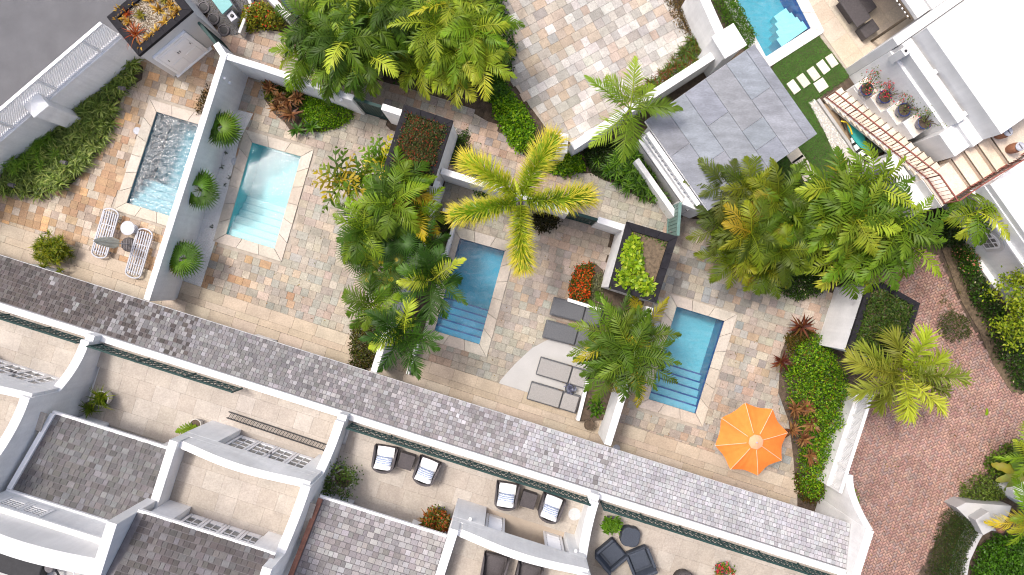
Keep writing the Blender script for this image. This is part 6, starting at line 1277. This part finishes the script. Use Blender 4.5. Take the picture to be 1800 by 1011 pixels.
TOP2 = [((735, 120), 2.0, 9, .95, G_MID, .4, 'small feather palm over the path'), ((765, 45), 3.4, 14, 1.5, G_MID, .5, 'yellowing feather palm of the right path cluster'), ((835, 50), 3.4, 15, 1.5, G_MID, .35, 'feather palm beside the upper court paving'), ((800, 90), 3.0, 14, 1.35, G_MID, .4, 'feather palm in the middle of the right path cluster'), ((845, 105), 2.8, 13, 1.3, G_LITE, .4, 'light feather palm at the court corner'), ((800, 5), 3.4, 13, 1.5, G_MID, .3, 'feather palm cut by the top edge left of the court'), ((800, 135), 2.2, 9, 1.0, G_LITE, .5, 'low light feather palm above the flowered hut')]
for (c, z, n, l, pal, mx, lab) in TOP2: feather_palm(lab, (900+(c[0]-900)*.92, 505+(c[1]-505)*.92), c, z, n, l, .40, pal, mix=(mx*.5, G_YEL[:1]+G_PALE[:1]+G_LITE), lw=.040, nl=42, droop=1.5, group='feather palms along the path')
# light green palm by the pavilion
feather_palm('light green palm leaning over the court wall beside the pavilion', (1095, 215), (1108, 192), 3.8, 9, 2.0, .55, A([(125, 165, 60), (145, 180, 75), (110, 150, 50)], .66), azs=[radians(a) for a in (155, 88, 5, -12, 228, 255, 280, 120, 40)], Ls=[2.0, 1.75, 1.8, 1.6, 2.0, 1.9, 1.6, 1.5, 1.2], e=(.25, .7), droop=1.0, lw=.032, nl=62, leafdroop=.3)
# olive yellow clump beside the pavilion
OL = A([(118, 146, 40), (100, 130, 38), (138, 156, 46), (86, 116, 36)], .62)
RC = [((1272, 328), 2.8, 12, 1.25, A([(110, 130, 75), (95, 118, 62)], .58), .1, 'grey green feather palm touching the pavilion roof'), ((1318, 330), 3.0, 13, 1.2, OL, .4, 'yellowish feather palm below the pavilion roof'), ((1368, 345), 3.0, 14, 1.35, OL, .35, 'olive feather palm between pavilion and lawn'), ((1275, 395), 2.6, 13, 1.2, A([(105, 125, 60), (85, 110, 50), (125, 140, 75)], .58), .15, 'grey olive feather palm nearest the teal gate'), ((1320, 410), 3.2, 15, 1.35, OL, .4, 'yellow olive feather palm in the middle of the pavilion clump'), ((1285, 455), 2.4, 13, 1.15, OL, .3, 'low olive feather palm over the parasol garden paving'), ((1375, 440), 3.0, 13, 1.2, OL, .5, 'orange tinted feather palm right of the pavilion clump'), ((1345, 475), 2.2, 11, 1.0, OL, .4, 'lowest feather palm of the pavilion clump'), ((1395, 395), 3.0, 12, 1.2, G_DARK, .2, 'dark feather palm between both clumps')]
for (c, z, n, l, pal, mx, lab) in RC: feather_palm(lab, (900+(c[0]-900)*.92, 505+(c[1]-505)*.92), c, z, n, l, .38, pal, mix=(mx*.32, A([(178, 172, 60), (165, 140, 50), (160, 172, 66)], .62)), lw=.034, nl=48, droop=1.45, group='feather palms below the pavilion')
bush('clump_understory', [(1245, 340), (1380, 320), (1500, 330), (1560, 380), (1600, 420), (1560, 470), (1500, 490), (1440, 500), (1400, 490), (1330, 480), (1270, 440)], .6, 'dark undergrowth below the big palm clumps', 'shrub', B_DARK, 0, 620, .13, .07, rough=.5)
bush('white_flower_bush', [(1355, 470), (1430, 468), (1455, 490), (1440, 515), (1400, 528), (1362, 512)], .7, 'dark green bush with a few white flowers above the paving', 'shrub', B_DARK+B_GREEN[:2], 0, 1200, .09, .05, flow=A([(235, 235, 230)], .8), fdens=.02)
BW = A([(102, 144, 44), (116, 156, 50), (86, 126, 40), (136, 166, 58)], .66)
RB = [((1465, 330), 3.2, 10, 1.5, 'broad leaved palm nearest the lawn'), ((1530, 330), 3.4, 11, 1.5, 'broad leaved palm against the stair'), ((1505, 385), 3.8, 12, 1.55, 'tallest broad leaved palm in the middle of the stair clump'), ((1455, 400), 3.0, 11, 1.4, 'broad leaved palm at the left of the stair clump'), ((1575, 400), 3.4, 12, 1.55, 'broad leaved palm reaching right over the brick court'), ((1540, 450), 3.0, 11, 1.4, 'broad leaved palm hanging over the weedy hut roof'), ((1480, 460), 2.8, 11, 1.35, 'broad leaved palm hanging over the white hut wall'), ((1430, 365), 2.8, 9, 1.3, 'broad leaved palm beside the cream stone slabs'), ((1600, 430), 2.8, 9, 1.35, 'yellow tipped broad leaved palm at the clump edge')]
for (c, z, n, l, lab) in RB: feather_palm(lab, (900+(c[0]-900)*.91, 505+(c[1]-505)*.91), c, z, n, l, .46, BW, mix=(.14, G_LITE+G_YEL[:1]), lw=.062, nl=30, droop=1.35, e=(.1, 1.15), group='broad leaved palms below the stair')
feather_palm('broad leaved palm against the blue wall of the house wing', (1690, 395), (1718, 372), 2.8, 10, 1.35, .48, BW, azs=[radians(a) for a in (30, -40, -5, -110, 200, 75, 240, -70, 150, 10)], Ls=[1.5, 1.55, 1.2, 1.3, 1.3, 1.2, 1.2, 1.3, 1.0, 1.5], mix=(.3, G_LITE), lw=.062, nl=30, e=(.1, .9))
feather_palm('feathery olive palm standing over the brick court', (1560, 645), (1588, 657), 3.6, 11, 1.95, .55, A([(132, 150, 68), (146, 160, 78), (116, 136, 58)], .66), azs=[radians(a) for a in (82, 0, 178, 205, -50, -95, 100, 20, 160, -20, 230)], Ls=[1.7, 2.0, 2.2, 2.1, 1.9, 1.5, 1.4, 1.5, 1.7, 1.9, 1.5], e=(.2, .8), droop=1.1, lw=.050, nl=34, bushy=True, leafdroop=.3, mix=(.25, G_LITE))
# pool 4 palm clump
for (c, z, n, l, mx, lab) in (((1085, 590), 3.0, 15, 1.55, .3, 'upper feather palm of the clump between loungers and light blue pool'), ((1110, 625), 3.2, 16, 1.65, .15, 'right feather palm of the clump reaching over the light blue pool'), ((1072, 640), 2.8, 14, 1.35, .3, 'lower feather palm of the clump beside the raised bed'), ((1120, 590), 2.6, 10, 1.45, .2, 'feather palm of the clump nearest the lime leaved roof')):
    feather_palm(lab, (900+(c[0]-900)*.91, 505+(c[1]-505)*.91), c, z, n, l, .40, A([(95, 135, 45), (80, 118, 40), (110, 145, 55)], .62), mix=(mx*.6, A([(175, 178, 60)], .64)), lw=.038, nl=46, droop=1.35, group='feather palms between the third and fourth garden')
feather_palm('fine leaved palm at the right edge beside the banana plant', (1800, 790), (1815, 800), 2.4, 9, 1.1, .30, G_MID, lw=.03, nl=44)
feather_palm('fine leaved palm at the right edge above the round shrub', (1795, 900), (1812, 905), 2.4, 11, 1.3, .36, G_MID, mix=(.4, G_YEL), lw=.034, nl=48)

# leaf litter blown over paving and brick
P = []
for poly, n in (([(1510, 560), (1650, 480), (1790, 700), (1700, 860), (1600, 1000), (1500, 1000)], 5), ([(430, 140), (780, 330), (640, 600), (310, 500)], 1.5), ([(800, 330), (1060, 420), (1000, 700), (730, 640)], 1.5), ([(1170, 420), (1440, 520), (1380, 840), (1090, 760)], 1.5), ([(420, 60), (700, 150), (900, 260), (1150, 360), (800, 250)], 3)):
    Q = sample(WP(poly), n); P.append(np.concatenate([Q, np.full((len(Q), 1), .008)], 1))
P = np.concatenate(P); V, F = leaf_quads(P, rdir(len(P), -.05, .15), .08*rng.uniform(.5, 1.2, len(P)), .035*rng.uniform(.6, 1.2, len(P)), .2)
keep = ~np.logical_or.reduce([inside(P[:, :2], POUT[k_]) for k_ in POUT]); idx = np.where(keep)[0]; V = V.reshape(-1, 4, 3)[idx].reshape(-1, 3); F = np.arange(len(V)).reshape(-1, 4)
setp(npmesh('leaf_litter', V, F, pcol(A([(150, 120, 70), (120, 95, 55), (170, 150, 90), (110, 120, 60)], .6), len(F)), 'leaf'), 'scattered dry leaves blown over the paving', 'leaves', kind='stuff')
# small weeds in the white gravel and wall lamps
for i, (x, y) in enumerate(((398, 268), (390, 292), (402, 312), (383, 345), (396, 325), (372, 398))):
    rosette('gravel_weed', x, y, .02, .10, 'tiny plant in the white gravel strip, number %d from the path end' % (i+1) if False else ('first', 'second', 'third', 'fifth', 'fourth', 'lowest')[i]+' tiny plant in the white gravel from the path end', 'plant', B_DARK, 10, .03, (.1, 1.2), .6, group='tiny plants in the gravel')
for i, (x, y, z, lab) in enumerate(((395, 138, 2.05, 'on the tall white wall by the cordyline bed'), (404, 146, 1.55, 'low on the tall white wall by the cordyline bed'), (600, 176, 2.1, 'on the white wall behind the rounded hedge'), (827, 912, 5.35, 'on the projecting wall of the middle villa'), (1012, 968, 5.21, 'at the right end of the middle villa wall'))):
    p = W(x, y, z); t = thing('wall_lamp', p, 'small white wall lamp '+lab, 'lamp'); MB().lathe(p-UPV*.06, [(.0, 0), (.05, 0), (.06, .10), (.04, .13), (0, .13)], 10).build('shade', 'whitepaint', t); MB().bar(p, p+Vector((-.12, .02, 0)) if x < 500 else p+Vector((.04, .12, 0)) if x < 700 else p+VB*.12, .03, .03).build('bracket', 'lead', t)
